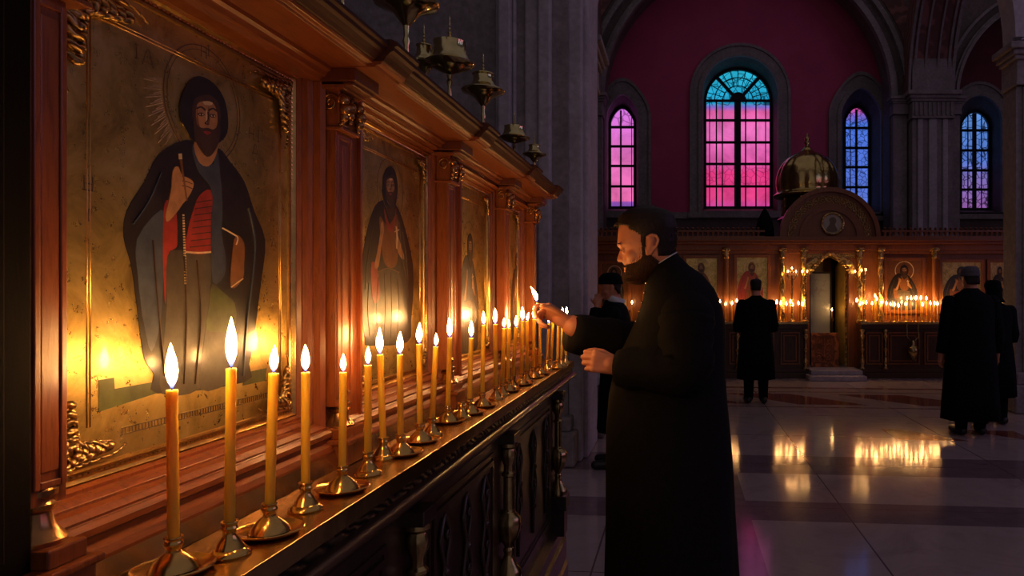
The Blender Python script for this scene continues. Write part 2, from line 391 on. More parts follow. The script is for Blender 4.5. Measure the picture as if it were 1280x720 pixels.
for ra, rb, dy in ((0, .09, .16), (.09, .16, .10), (.33, .40, .12), (.40, .46, .07)): archivolt(mb, CX, ZS, RA+ra, RA+rb, YA-dy, dy)
for ra, rb, dy in ((0, .07, .14), (.07, .12, .09), (.26, .32, .10)): archivolt(mb, c2, ZS, r2+ra, r2+rb, YA-dy, dy)
struct(mb, 'trim_2', 'stone', 'moulded archivolts of the two arches')
mb = MB(); archivolt(mb, CX, ZS, RA+.55, RA+.95, YA-.03, .03); struct(mb, 'trim_3', 'arch_pattern', 'painted red ornament band over the great arch')
# clustered piers at the arch wall
def capital_stack(mb, x0, x1, y0, y1, z0, z1, o=.12):
    h = z1-z0
    mb.box(x0-.3*o, x1+.3*o, y0-.3*o, y1, z0, z0+.06*h+.02)
    mb.box(x0-.02, x1+.02, y0-.1*o, y1+.02, z0, z1)
    mb.box(x0-.5*o, x1+.5*o, y0-.5*o, y1, z0+.62*h, z0+.72*h)
    mb.box(x0-.8*o, x1+.8*o, y0-.8*o, y1, z0+.72*h, z0+.84*h)
    mb.box(x0-1.2*o, x1+1.2*o, y0-1.2*o, y1, z0+.84*h, z1)
def pier(label, x0, x1, y0, y1, zc0, zc1, top, strips=(), mat='stone', o=.12, base=.5, flutes=None):
    w = thing('stone_pier', label, 'pier', ((x0+x1)/2, (y0+y1)/2, 0)); w['kind'] = 'structure'
    mb = MB().box(x0, x1, y0, y1, 0, top); mb.build('shaft', mat, w)
    s = MB()
    for a, b_, d in strips: s.box(a, b_, y0-d, y0+.01, base*.6, zc0 if zc0 else top)
    if strips: s.build('pilaster_strip', 'stone_light' if mat == 'stone' else 'stone', w, bevel=.02)
    b2 = MB()
    b2.box(x0-.08, x1+.08, y0-.16, y1+.05, 0, base*.7).box(x0-.04, x1+.04, y0-.11, y1+.03, base*.7, base).build('pier_base', 'stone', w, bevel=.02)
    if zc0:
        c = MB(); capital_stack(c, x0, x1, y0-.05, y1, zc0, zc1, o)
        if flutes:
            for i in range(flutes): xx = x0+(x1-x0)*(i+.5)/flutes; c.box(xx-.02, xx+.02, y0-.10, y0, zc0+.1*(zc1-zc0), zc0+.6*(zc1-zc0))
        c.build('pier_capital', 'stone', w, bevel=.012)
    return w
zc0, zc1 = P(0, 155, YA).z, P(0, 122, YA).z
pier('clustered pier between the blue window and the rightmost window', 5.02, 5.88, 15.55, 16, zc0, zc1, 7.0, [(5.12,5.24,.05),(5.36,5.54,.05),(5.66,5.78,.05)], 'stone', .12, .6, 9)
pier('slim pier at the right foot of the great arch', 4.68, 4.98, 15.8, 16, zc0+.15, zc1-.05, zc1, (), 'stone', .08)
pier('slim pier at the left foot of the right arch', 5.94, 6.14, 15.8, 16, zc0+.15, zc1-.05, zc1, (), 'stone', .08)
pier('pier at the left foot of the great arch behind the near pillars', -2.6, -1.70, 15.7, 16, zc0+.1, zc1, 7.0, [(-2.3,-2.2,.05),(-1.95,-1.83,.05)], 'stone', .1)
# longitudinal arches springing toward the camera
def long_arch(name, x0, x1, yc, r, z, label, bands):
    w = thing(name, label, 'arch', ((x0+x1)/2, yc, z)); w['kind'] = 'structure'
    nn = 36
    def ring(ra, rb, xa, xb):
        rings = []
        for i in range(nn+1):
            a = PI*i/nn; c, s_ = math.cos(a), math.sin(a)
            rings.append([Vector((xa, yc+ra*c, z+ra*s_)), Vector((xb, yc+ra*c, z+ra*s_)), Vector((xb, yc+rb*c, z+rb*s_)), Vector((xa, yc+rb*c, z+rb*s_))])
        return rings
    MB().loft(ring(r, r+.5, x0, x1)).build('arch_ring', 'arch_pattern', w)
    mb = MB()
    for xa, xb in bands: mb.loft(ring(r-.05, r, xa, xb))
    mb.build('arch_rib', 'stone', w)
long_arch('side_arch', 4.95, 5.95, 12.6, 3.05, ZS, 'patterned arch rising from the clustered pier toward the near right pillar', [(4.95,5.0),(5.05,5.10),(5.28,5.32),(5.55,5.59),(5.78,5.83),(5.88,5.95)])
long_arch('side_arch', -2.6, -1.72, 12.6, 3.05, ZS, 'patterned arch over the left aisle beyond the near pillars', [(-2.6,-2.55),(-2.2,-2.15),(-1.82,-1.72)])
# nave piers in the middle distance
pier('right pillar with moulded capital at the frame edge', 4.20, 5.5, 9.0, 9.35, P(0,108,9).z, P(0,58,9).z, 7.5, [(4.28,4.40,.05),(4.6,4.85,.05)], 'stone', .13)
pier('left pillar with moulded capital before the crimson wall', -2.4, -1.12, 9.0, 9.8, P(0,98,9).z, P(0,50,9).z, 7.5, [(-1.5,-1.4,.05),(-1.27,-1.2,.05)], 'stone', .13)
mb = MB(); zsp = P(0, 50, 9).z; archivolt(mb, 1.53, zsp, 2.66, 3.2, 8.98, .36)
struct(mb, 'trim_4', 'stone_light', 'transverse arch over the nave')
mb = MB(); archivolt(mb, 1.53, zsp, 2.61, 2.72, 8.88, .1); struct(mb, 'trim_5', 'stone_light', 'moulding on the transverse arch')
# great dark pier behind the icon case
mb = []
def fx(px): return P(px, 0, 6.25).x
pier('massive grey pier with vertical mouldings behind the icon case', -3.35, -.98, 6.3, 7.3, None, None, 8.5,
     [(fx(619),fx(624),.05),(fx(624),fx(640),.11),(fx(640),fx(645),.05),(fx(655),fx(672),.03),(fx(673),fx(689),.09)], 'stone', .1, .42)
struct(MB().box(-1.0, -.87, 6.36, 7.3, 0, 8.5).box(-.88, -.83, 6.5, 7.25, 0, 8.5), 'trim_6', 'stone_light', 'light stone corner strip of the great pier', bevel=.015)
# stone bench block at the foot of the pier
t = thing('stone_block', 'low brown stone block at the foot of the great grey pier', 'stone block', P(733, 0, 6.9)*0+Vector((-.85, 7.45, 0)))
MB().box(-1.1, -.78, 7.35, 7.75, 0, .55).build('block_body', 'stone_dark', t, bevel=.02)
MB().box(-1.13, -.75, 7.32, 7.78, .55, .64).build('block_cap', 'stone_light', t, bevel=.015)

# added stained windows on the unseen right-hand wall, put there to supply violet light
M['added_glass_side'] = glass('stained_glass_added', [(0,(.80,.25,.60)), (.4,(.60,.35,.75)), (.7,(.42,.42,.9)), (1,(.35,.5,.9))], None, 3, 2.4, .4)
for k, yc in enumerate((1.0, 4.2, 7.4)):
    w = thing('window_%d' % (5+k), 'added stained glass window on the unseen right wall, supplying violet light', None, (10.95, yc, 3.4)); w['kind'] = 'structure'
    def side(r_, z0, x_): return [(x_, p[0], p[2]) for p in arch_pts(yc-r_, yc+r_, z0, 6.6, 0)]
    MB().extrude(side(.8, 3.4, 10.97), (.02,0,0)).build('stained_glass', 'added_glass_side', w)
    MB().holed(side(.95, 3.25, 10.9), [side(.8, 3.4, 10.9)], (.1,0,0)).build('window_frame', 'iron', w)
    q = MB()
    for j in range(5): q.box(10.92, 10.96, yc-.8, yc+.8, 3.95+j*.62, 4.0+j*.62)
    q.box(10.92, 10.96, yc-.03, yc+.03, 3.4, 7.3); q.build('glazing_bars', 'iron', w)
# ================================================================== THE NEAR ICON CASE
def mk(name, col, rough=.4, metal=0., **k): M[name] = simple(name, col, rough, metal, k.pop('var', .25), k.pop('scale', 60), k.pop('bmp', .15), **k)
m, n, b = nt('icon_gold')
v = coords(n); f = noise(n, v, 12, 8, .7, .6); g = noise(n, v, 55, 6, .7)
n.links.new(ramp(n, f, [(.32,(.36,.24,.065)), (.5,(.70,.48,.135)), (.66,(.86,.64,.24))]), b.inputs['Base Color'])
b.inputs['Metallic'].default_value = .86; b.inputs['Coat Weight'].default_value = .3; b.inputs['Coat Roughness'].default_value = .045
q = n.nodes.new('ShaderNodeMapRange'); q.inputs[3].default_value = .15; q.inputs[4].default_value = .46; n.links.new(g, q.inputs[0]); n.links.new(q.outputs[0], b.inputs['Roughness'])
bump(n, b, g, .25, .0015); M['icon_gold'] = m
PAL = ['icon_dark','icon_grey','icon_red','icon_skin','icon_shadow','icon_olive','icon_blue','icon_line','icon_light','icon_brown']
for nm, c, r_ in (('icon_dark',(.022,.016,.014),.3),('icon_grey',(.075,.058,.036),.34),('icon_red',(.30,.035,.02),.3),('icon_skin',(.42,.20,.075),.4),
    ('icon_shadow',(.06,.028,.012),.4),('icon_olive',(.075,.085,.02),.35),('icon_blue',(.055,.065,.085),.32),('icon_line',(.16,.09,.03),.4),('icon_light',(.72,.52,.28),.35),('icon_brown',(.20,.075,.02),.35)):
    mk(nm, c, r_, 0., coat=.45, scale=40, var=.3, bmp=.35, bd=.0015)
AI = .655
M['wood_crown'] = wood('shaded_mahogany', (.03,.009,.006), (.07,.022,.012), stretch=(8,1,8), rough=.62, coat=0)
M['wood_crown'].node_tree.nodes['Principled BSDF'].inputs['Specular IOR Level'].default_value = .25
class Painter:
    """layered painted shapes: fm(x, y, lift) gives the 3D point"""
    def __init__(s, fm, out, th=.0003): s.fm, s.mb, s.L, s.out, s.th = fm, MB(), 0, Vector(out), th
    def poly(s, pts, mat, smooth=True, k=3):
        s.L += 1
        q = smoothpts([Vector((x, y, 0)) for x, y in pts], k) if smooth else [Vector((x, y, 0)) for x, y in pts]
        s.mb.mi = PAL.index(mat); s.mb.extrude([s.fm(p.x, p.y, 0)+s.out*(.0002) for p in q], s.out*(s.th*(1+.22*s.L)))
    def line(s, pts, w, mat, k=4):
        s.L += .3; q = smoothpts([Vector((x, y, 0)) for x, y in pts], k, False) if len(pts) > 2 else [Vector((x, y, 0)) for x, y in pts]
        L_, R_ = [], []
        for i, p in enumerate(q):
            t = (q[min(i+1, len(q)-1)]-q[max(i-1, 0)]); t.normalize(); nn = Vector((-t.y, t.x, 0))*w/2
            L_.append(p+nn); R_.append(p-nn)
        s.mb.mi = PAL.index(mat)
        o1 = s.out*.0002; o2 = s.out*(s.th*(1+.22*s.L))
        for i in range(len(q)-1):
            a = [s.fm(p.x, p.y, 0)+o1 for p in (L_[i], L_[i+1], R_[i+1], R_[i])]
            s.mb.extrude(a, o2)
def face(pt, F_):
    """F_ maps (u,v) face units (u -1..1 across, v -1 chin .. 1 brow) to painter coords"""
    def g(*a): return [F_(u, v) for u, v in a]
    a_, b_ = F_(0,0), F_(1,0); sc_ = math.hypot(a_[0]-b_[0], a_[1]-b_[1])
    pt.poly(g((-1.0,.9),(-.3,1.3),(.5,1.3),(1.05,.8),(1.05,-.1),(.75,-.8),(.1,-1.15),(-.6,-.9),(-1.0,-.2)), 'icon_shadow')
    pt.poly(g((-.72,.75),(-.15,1.02),(.45,1.0),(.80,.6),(.84,-.05),(.55,-.45),(.1,-.6),(-.4,-.5),(-.74,-.1)), 'icon_skin')
    pt.poly(g((-.72,.75),(-.62,.1),(-.45,-.45),(-.74,-.3)), 'icon_brown')
    pt.poly(g((.18,.75),(.28,.3),(.22,-.1),(.06,-.12),(.14,.3)), 'icon_brown')
    pt.poly(g((-.25,.98),(.2,1.02),(.5,.96),(.3,.84),(-.1,.84)), 'icon_light')
    pt.poly(g((-.02,.55),(.06,.5),(.06,-.02),(-.06,-.02)), 'icon_light')
    pt.poly(g((-.95,.2),(-.7,-.2),(-.35,-.35),(.1,-.3),(.5,-.35),(.85,-.15),(1.0,.25),(1.05,-.7),(.6,-1.45),(.1,-1.75),(-.45,-1.4),(-.95,-.7)), 'icon_shadow')
    pt.poly(g((-.24,-.52),(.05,-.47),(.34,-.52),(.05,-.66)), 'icon_red')
    pt.line(g((-.74,.58),(-.4,.70),(-.08,.56)), .12*sc_, 'icon_shadow'); pt.line(g((.16,.56),(.5,.70),(.84,.58)), .12*sc_, 'icon_shadow')
    for e_ in (-.40, .48):
        pt.poly(g((e_-.25,.33),(e_-.08,.41),(e_+.1,.41),(e_+.25,.33),(e_+.08,.24),(e_-.1,.24)), 'icon_shadow')
        pt.poly(g((e_-.18,.325),(e_-.05,.37),(e_+.07,.37),(e_+.18,.325),(e_+.05,.28),(e_-.07,.28)), 'icon_light')
        pt.poly(g((e_-.08,.33),(e_,.385),(e_+.08,.33),(e_,.27)), 'icon_dark')
    pt.line(g((.10,.5),(.14,.15),(-.1,-.1),(.18,-.12)), .06*sc_, 'icon_shadow')
def ring_line(pt, c, rx, ry, w, mat, nn=48):
    pt.line([(c[0]+rx*math.cos(2*PI*i/nn), c[1]+ry*math.sin(2*PI*i/nn)) for i in range(nn+1)], w, mat, 1)
def saint(pt, fm2, cloak='icon_dark', robe='icon_grey', under='icon_red', hood='icon_dark', halo=True):
    """half-turned standing saint; fm2(u,v): u -1..1, v 0 foot..1 crown"""
    def g(*a): return [fm2(u, v) for u, v in a]
    w = abs(fm2(1,0)[0]-fm2(0,0)[0]); hh = abs(fm2(0,1)[1]-fm2(0,0)[1])
    pt.poly(g((-.35,.80),(-.66,.71),(-.9,.55),(-1.03,.38),(-.98,.2),(-.86,.04),(-.70,0),(.75,0),(.9,.12),(.99,.32),(.94,.46),(.70,.62),(.42,.75),(.1,.80)), cloak)
    pt.poly(g((-.40,.40),(0,.42),(.45,.39),(.62,.22),(.58,.02),(-.45,.02),(-.52,.2)), robe)
    pt.poly(g((-.30,.72),(.02,.66),(.36,.72),(.42,.55),(.3,.43),(-.1,.45),(-.24,.58)), 'icon_brown' if under == 'icon_red' else under)
    pt.poly(g((-.12,.76),(.02,.69),(.14,.66),(.26,.70),(.34,.76),(.26,.66),(.1,.625),(-.06,.68)), under)
    pt.poly(g((-.62,.46),(-.40,.44),(-.28,.30),(-.34,.25),(-.50,.235),(-.60,.30)), under)
    pt.poly(g((-.50,.44),(-.34,.44),(-.22,.57),(-.13,.64),(-.17,.685),(-.24,.68),(-.28,.62),(-.38,.53)), 'icon_skin')
    pt.poly(g((.30,.575),(.38,.60),(.46,.57),(.60,.50),(.62,.465),(.50,.48),(.36,.53)), 'icon_skin')
    pt.line(g((.33,.655),(.36,.60),(.35,.53)), .045*w, 'icon_light'); pt.line(g((.27,.625),(.44,.635)), .04*w, 'icon_light')
    for a_, b_, c_ in (((-.35,.38),(-.42,.2),(-.36,.03)),((-.12,.40),(-.08,.2),(-.14,.03)),((.12,.40),(.16,.2),(.12,.03)),((.38,.36),(.44,.2),(.36,.03))): pt.line(g(a_, b_, c_), .022*w, 'icon_shadow')
    for a_, b_, c_ in (((-.55,.66),(-.74,.5),(-.84,.32)),((.58,.62),(.74,.45),(.80,.25)),((.45,.68),(.55,.5),(.72,.36)),((-.7,.35),(-.74,.2),(-.66,.05))): pt.line(g(a_, b_, c_), .03*w, 'icon_grey' if cloak == 'icon_dark' else 'icon_shadow')
    pt.line(g((-.38,.405),(0,.425),(.45,.395)), .035*w, 'icon_line')
    pt.poly(g((-.04,.80),(.28,.80),(.27,.74),(.12,.70),(-.02,.75)), 'icon_shadow')
    pt.poly(g((-.18,.88),(-.13,.955),(.08,.995),(.28,.965),(.38,.88),(.34,.81),(.24,.765),(-.06,.77),(-.16,.82)), hood)
    cx_, cy_ = fm2(.09, .87); sg = 1 if fm2(0,1)[1] > fm2(0,0)[1] else -1
    face(pt, lambda u, v_: (cx_+u*.185*w, cy_+sg*v_*.056*hh))

case = thing('icon_case', 'long mahogany case of four framed icons with pilasters and cornice', 'icon case', (-.65, 1.9, 1.20))
table = thing('candle_table', 'long dark carved table with brass tray carrying the near candles', 'candle table', (-.55, 1.7, 0))
ICON = [(.735, 1.208, 1.300, 1.856), (1.42, 1.843, 1.303, 1.845), (2.05, 2.448, 1.303, 1.83), (2.60, 2.90, 1.303, 1.822)]
M['wood_entab'] = wood('dark_mahogany', (.07,.014,.005), (.15,.033,.010), rough=.45, coat=.1)
PIL = [.681, 1.28, 1.88, 2.48, 2.95]
TOPZ = 1.885; YE = 2.985
# back board and casing
MB().box(-.74, -.70, .30, YE, 1.20, 1.90).build('back_board', 'wood_dark', case)
mb = MB(); holes = [[(-.70, y0-.034, z0-.034), (-.70, y1+.034, z0-.034), (-.70, y1+.034, z1+.020), (-.70, y0-.034, z1+.020)] for y0, y1, z0, z1 in ICON]
mb.holed([(-.70,.64,1.2),(-.70,YE,1.2),(-.70,YE,TOPZ),(-.70,.64,TOPZ)], holes, (.08,0,0)); mb.build('casing', 'wood', case)
def frame_rings(mb, ic, steps, zt=1.):
    y0, y1, z0, z1 = ic; rings = []
    for o, a in steps:
        oz = min(o, o*.62) if zt != 1. else o
        rings.append([(-a, y0-o, z0-o), (-a, y1+o, z0-o), (-a, y1+o, z1+oz), (-a, y0-o, z1+oz)])
    mb.loft([[Vector(p) for p in r_] for r_ in rings], cap=False)
for k, ic in enumerate(ICON):
    f1 = MB(); frame_rings(f1, ic, [(.0085,.66),(.0085,.648),(.0115,.641),(.016,.642),(.018,.634),(.023,.628),(.0265,.629),(.028,.618),(.034,.611),(.038,.613),(.039,.622)], .6)
    f1.build('icon_frame', 'wood', case, bevel=.0006)
# base mouldings under the icons
S = lambda l: [(-a, z) for a, z in l]
MB().profY(S([(.70,1.268),(.618,1.268),(.612,1.262),(.606,1.263),(.600,1.258),(.600,1.251),(.606,1.247),(.606,1.241),(.598,1.236),(.594,1.228),(.594,1.2001),(.70,1.2001)]), .64, YE).build('base_moulding', 'wood_h', case, smooth=False)
# cornice
COR = [(.70,1.885),(.535,1.885),(.532,1.889),(.524,1.890),(.522,1.895),(.70,1.895)]
CROWN = [(.70,1.8951),(.519,1.8951),(.514,1.901),(.508,1.907),(.502,1.910),(.501,1.916),(.496,1.919),(.496,1.925),(.506,1.9295),(.70,1.9295)]
MB().profY(S(COR), .30, YE+.01).build('cornice', 'wood_h', case, bevel=.001)
MB().profY(S([(.64,1.862),(.617,1.862),(.612,1.868),(.607,1.869),(.603,1.876),(.597,1.879),(.596,1.885),(.64,1.885)]), .64, YE).build('frieze_moulding', 'wood_h', case)
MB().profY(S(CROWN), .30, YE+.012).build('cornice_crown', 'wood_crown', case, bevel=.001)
MB().profY(S([(.66,1.9295),(.56,1.9295),(.555,1.935),(.565,1.940),(.66,1.940)]), .30, YE-.01).build('cresting', 'wood_dark', case)
def spiral(c, u, w, r0, turns, nn=22, start=0., shrink=.12):
    c, u, w = Vector(c), Vector(u), Vector(w)
    return [c+(u*math.cos(start+2*PI*turns*i/nn)+w*math.sin(start+2*PI*turns*i/nn))*r0*(1-(1-shrink)*i/nn) for i in range(nn+1)]
for k, p in enumerate(PIL):
    pl = MB(); h = .03 if k else .02
    pl.box(-.625, -.597, p-h, p+h, 1.30, 1.79)
    pl.box(-.600, -.5945, p-h+.002, p-h+.009, 1.315, 1.775).box(-.600, -.5945, p+h-.009, p+h-.002, 1.315, 1.775)
    pl.box(-.600, -.5945, p-h+.009, p+h-.009, 1.768, 1.775).box(-.600, -.5945, p-h+.009, p+h-.009, 1.315, 1.322)
    pl.box(-.600, -.5955, p-.010, p+.010, 1.33, 1.76)
    ps = pl.build('pilaster', 'wood', case, bevel=.0012)
    b0 = MB(); e_ = 0 if k else .014; b0.box(-.63, -.572, p-.040+e_, p+.040-e_, 1.2002, 1.236).box(-.63, -.567, p-.045+e_, p+.045-e_, 1.236, 1.244).box(-.63, -.578, p-.036+e_, p+.036-e_, 1.244, 1.262)
    b0.build('pilaster_base', 'wood', case, bevel=.002)
    o = MB(); o.lathe([(.001,1.262),(.033,1.262),(.034,1.267),(.028,1.273),(.021,1.283),(.0185,1.295),(.0225,1.299),(.0235,1.304),(.019,1.308),(.0245,1.313),(.0245,1.319),(.016,1.326),(.010,1.330),(.0175,1.339),(.020,1.346),(.013,1.354),(.001,1.355)], (-.606, p, 0), 20)
    o.v = [Vector((-.606-(.006 if not k else 0)+(v.x+.606)*.78, p+(v.y-p)*.78, 1.262+(v.z-1.262)*(.74 if k else .9))) for v in o.v]
    o.build('turned_ornament', 'bronze', case, smooth=True)
    c = MB(); c.box(-.625, -.590, p-.032, p+.032, 1.785, 1.858).box(-.63, -.578, p-.042, p+.042, 1.850, 1.862).box(-.63, -.584, p-.036, p+.036, 1.781, 1.787)
    c.build('capital', 'wood', case, bevel=.0015)
    g = MB()
    for sy in (-1, 1):
        g.tube(spiral((-.589, p+sy*.019, 1.832), (0, sy, 0), (0,0,1), .0145, 1.7, 26), [.0042]*18+[.003]*9, 8)
        for r_, z_, x_ in ((.0085,1.832,-.583),(.0100,1.816,-.581),(.0075,1.803,-.583),(.0045,1.793,-.586)): g.ball((x_, p+sy*.030, z_), r_, 7, 1, 1, 1.15)
    g.tube(spiral((-.606, p-.0335, 1.828), (1,0,0), (0,0,1), .0165, 1.7, 26), .0026, 8)
    for r_, z_ in ((.010,1.826),(.008,1.812),(.005,1.801)): g.ball((-.586, p, z_), r_, 7)
    g.tube([(-.589, p-.034, 1.790), (-.589, p+.034, 1.790)], .003, 6)
    g.build('capital_scrolls', 'bronze', case, smooth='all')
    e = MB(); e.box(-.64, -.555, p-.048, p+.048, 1.862, 1.884).box(-.64, -.562, p-.042, p+.042, 1.856, 1.862)
    e.build('entablature_block', 'wood_entab', case, bevel=.0015)
    MB().profY([(-a+.014 if a < .6 else -a, z-.0012) for a, z in COR], p-.052, p+.052 if k < 4 else YE).build('cornice_block', 'wood_h', case)
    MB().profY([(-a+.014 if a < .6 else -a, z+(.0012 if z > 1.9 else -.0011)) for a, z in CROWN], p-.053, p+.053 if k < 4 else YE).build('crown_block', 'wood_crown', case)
# near end of the case: a tall post, its unlit look painted in near-black
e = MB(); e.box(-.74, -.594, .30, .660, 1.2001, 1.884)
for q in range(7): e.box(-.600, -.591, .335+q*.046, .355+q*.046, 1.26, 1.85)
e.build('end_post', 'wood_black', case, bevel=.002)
# ------------------------------------------------------------------ icons
def leaf_corner(mb, y, z, sy, sz, s, a=.6525):
    """acanthus spray growing from a corner along both sides"""
    def q(u, v_, o=0.): return Vector((-(a-o), y+sy*u*s, z+sz*v_*s))
    for sw in (0, 1):
        for j in range(6):
            t0 = j/6; L_ = .50-.055*j; pts = []; rr = []
            bx_, by_ = .06+.12*t0, .10+.80*t0          # root along the stem
            for i in range(12):
                t = i/11; A = math.radians(78-6*j)-1.9*t*t
                u = bx_+L_*(.28*t+.55*t*math.cos(A)*.9); v_ = by_+L_*(.75*t*math.sin(A+.3)+.2*t)
                if sw: u, v_ = v_, u
                pts.append(q(u, v_, .001+.007*math.sin(t*PI*.9))); rr.append(.030*s*(.35+1.05*math.sin(min(1, t*1.05)*PI*.88)))
            mb.tube(pts, rr, 8)
        st = [q(*(p if not sw else p[::-1]), .003) for p in ((.02,.02),(.07,.30),(.10,.62),(.12,.95),(.20,1.12))]
        mb.tube(smoothpts(st, 4, False), [.034*s*(1-.045*i) for i in range(17)], 8)
    mb.tube(spiral(q(.16,.16,.005), (0,sy,0), (0,0,sz), .11*s, 1.3, 16), .026*s, 6)
LBL = ['largest-looking gilt icon, a hooded bearded saint with book, nearest in the mahogany case',
       'gilt icon of a saint with a red sleeve, second in the mahogany case',
       'gilt icon of a blue-robed saint, third in the mahogany case',
       'farthest gilt icon in the mahogany case, beside its last pilaster']
for k, ic in enumerate(ICON):
    y0, y1, z0, z1 = ic
    icon = thing('icon_painting', LBL[k], 'icon', (-.66, (y0+y1)/2, z0), 'icons in the mahogany case')
    MB().box(-.675, -AI, y0-.004, y1+.004, z0-.004, z1+.004).build('gilded_panel', 'icon_gold', icon)
    bd = MB(); frame_rings(bd, ic, [(-.0085,.6560),(-.0075,.6515),(-.0045,.6505),(-.0025,.6535),(.0015,.6535),(.004,.650),(.0065,.648),(.0082,.650),(.0084,.656)])
    step = .0075 if k < 2 else .012
    def beads(mb):
        yy = y0
        while yy < y1:
            for z_ in (z0+.0008, z1-.0008): mb.ball((-.6515, yy, z_), .0026, 3)
            yy += step
        zz = z0
        while zz < z1:
            for y_ in (y0+.0008, y1-.0008): mb.ball((-.6515, y_, zz), .0026, 3)
            zz += step
    beads(bd); bd.build('beaded_border', 'gold', icon, smooth=True)
    for (yy, zz, sy, sz, s) in ((y0, z0, 1, 1, .092), (y1, z0, -1, 1, .085), (y0, z1, 1, -1, .125), (y1, z1, -1, -1, .105)):
        c = MB(); leaf_corner(c, yy+sy*.004, zz+sz*.004, sy, sz, s if k == 0 else s*.72); c.build('corner_ornament', 'gold_dark', icon, smooth='all')
    fl = MB()
    for yy in (y0+.062 if k == 0 else y0+.04, y1-.03):
        for d in (-.0022, .0022): fl.tube([(-.6547, yy+d, z0+.05), (-.6547, yy+d, z1-.05)], .0008, 6)
    for d in (-.002, .002): fl.tube([(-.6545, y0+.05, z1-.045+d), (-.6545, y1-.05, z1-.045+d)], .0009, 6)
    fl.build('inner_fillet', 'gold', icon, smooth='all')
    if k < 2:
        fm = lambda x, y, l: SP(x, y, AI)
        pt = Painter(fm, (1,0,0))
    if k == 0:
        A = lambda *l: list(l)
        # halo and lettering in plane coordinates
        ph = Painter(lambda x, y, l: Vector((-AI, x, y)), (1,0,0))
        ring_line(ph, (.992, 1.758), .079, .079, .0016, 'icon_line'); ring_line(ph, (.992, 1.758), .073, .073, .0008, 'icon_line')
        for i in range(26):
            a_ = math.radians(172+i*1.9); ph.line([(.992+.083*math.cos(a_), 1.758+.083*math.sin(a_)), (.992+(.097+.008*(i % 3))*math.cos(a_+.05), 1.758+(.097+.008*(i % 3))*math.sin(a_+.05))], .0007, 'icon_light')
        ph.mb.build('halo', PAL, icon); ph = Painter(lambda x, y, l: Vector((-AI, x, y)), (1,0,0))
        def glyph(cx_, cz_, s, strokes, mat='icon_line'):
            gp_ = Painter(lambda x, y, l: Vector((-AI, x, y)), (1,0,0))
            for st in strokes: gp_.line([(cx_+u*s, cz_+v_*s) for u, v_ in st], s*.11, mat)
            gp_.mb.build('letter', PAL, icon)
        H_ = [[(-.4,-.6),(-.4,.6)],[(.4,-.6),(.4,.6)],[(-.4,0),(.4,0)]]; D_ = [[(-.5,-.5),(0,.6),(.5,-.5)],[(-.55,-.5),(.55,-.5)],[(-.55,-.5),(-.55,-.75)],[(.55,-.5),(.55,-.75)]]
        I_ = [[(0,-.6),(0,.6)],[(-.2,.6),(.2,.6)],[(-.2,-.6),(.2,-.6)]]; T_ = [[(-.6,.9),(.6,.9)]]
        glyph(.868, 1.79, .014, I_); glyph(.886, 1.789, .015, D_); glyph(.877, 1.797, .016, T_)
        glyph(.99, 1.830, .013, H_); glyph(1.0, 1.835, .012, I_)
        glyph(1.10, 1.742, .014, H_); glyph(1.118, 1.742, .014, I_); glyph(1.11, 1.72, .013, D_)
        glyph(.797, 1.62, .014, H_); glyph(.797, 1.60, .014, T_); glyph(.797, 1.585, .011, I_); glyph(1.16, 1.60, .011, I_); glyph(1.16, 1.58, .011, D_)
        for i in range(60):
            yy = .845+i*.0053; ph.line([(yy, 1.333), (yy+R.uniform(-.001,.001), 1.3405)], .0008, 'icon_line')
        ph.line([(.844, 1.333), (1.165, 1.333)], .0009, 'icon_line'); ph.line([(.844, 1.3405), (1.165, 1.3405)], .0009, 'icon_line')
        ph.mb.build('inscription', PAL, icon)
        pt.poly(A((123,475),(142,472),(143,486),(200,476),(200,490),(123,515)), 'icon_olive', False)
        pt.poly(A((305,466),(333,460),(331,476),(303,482)), 'icon_olive', False)
        pt.poly(A((232,175),(198,193),(180,227),(158,263),(154,296),(163,330),(168,363),(174,412),(180,449),(192,468),(196,492),(305,478),(311,455),(317,425),(322,382),(327,345),(331,300),(317,263),(305,227),(287,202),(271,184)), 'icon_dark')
        pt.poly(A((208,318),(235,314),(262,314),(262,360),(258,397),(252,440),(251,485),(202,492),(203,440),(208,380)), 'icon_grey')
        pt.poly(A((265,355),(280,368),(293,379),(292,412),(300,440),(285,478),(250,486),(254,430),(260,385)), 'icon_grey')
        pt.poly(A((266,358),(293,381),(291,412),(272,415),(257,411),(261,380)), 'icon_olive')
        pt.poly(A((170,300),(200,262),(208,285),(204,330),(200,400),(188,440),(178,400),(172,350)), 'icon_blue')
        pt.poly(A((207,250),(219,263),(221,300),(219,310),(208,321),(206,380),(203,340),(203,276)), 'icon_red')
        pt.poly(A((241,262),(248,245),(262,237),(268,262),(266,290),(263,315),(232,315),(234,288)), 'icon_red')
        for i in range(8): yy = 252+i*8; pt.line([(244-i*1.1, yy+1), (264, yy-2)], 1.3, 'icon_shadow')
        pt.line([(231,315),(247,316),(264,315)], 2.2, 'icon_light')
        pt.poly(A((241,181),(240,192),(248,215),(262,233),(267,262),(268,230),(266,205),(252,207)), 'icon_blue')
        pt.poly(A((270,184),(275,227),(277,260),(276,294),(281,321),(279,345),(265,352),(263,290),(266,233),(266,208)), 'icon_blue')
        pt.poly(A((294,294),(304,304),(304,330),(302,349),(288,360),(289,321)), 'icon_brown')
        pt.line([(277,285),(288,291),(296,297),(294,306)], 1.6, 'icon_light'); pt.line([(288,359),(296,353),(303,348)], 1.4, 'icon_light')
        pt.poly(A((242,176),(270,178),(266,200),(257,208),(246,200)), 'icon_skin')
        pt.poly(A((215,213),(221,208),(226,218),(239,226),(240,234),(234,246),(226,256),(219,266),(208,277),(206,268),(210,250),(213,235)), 'icon_skin')
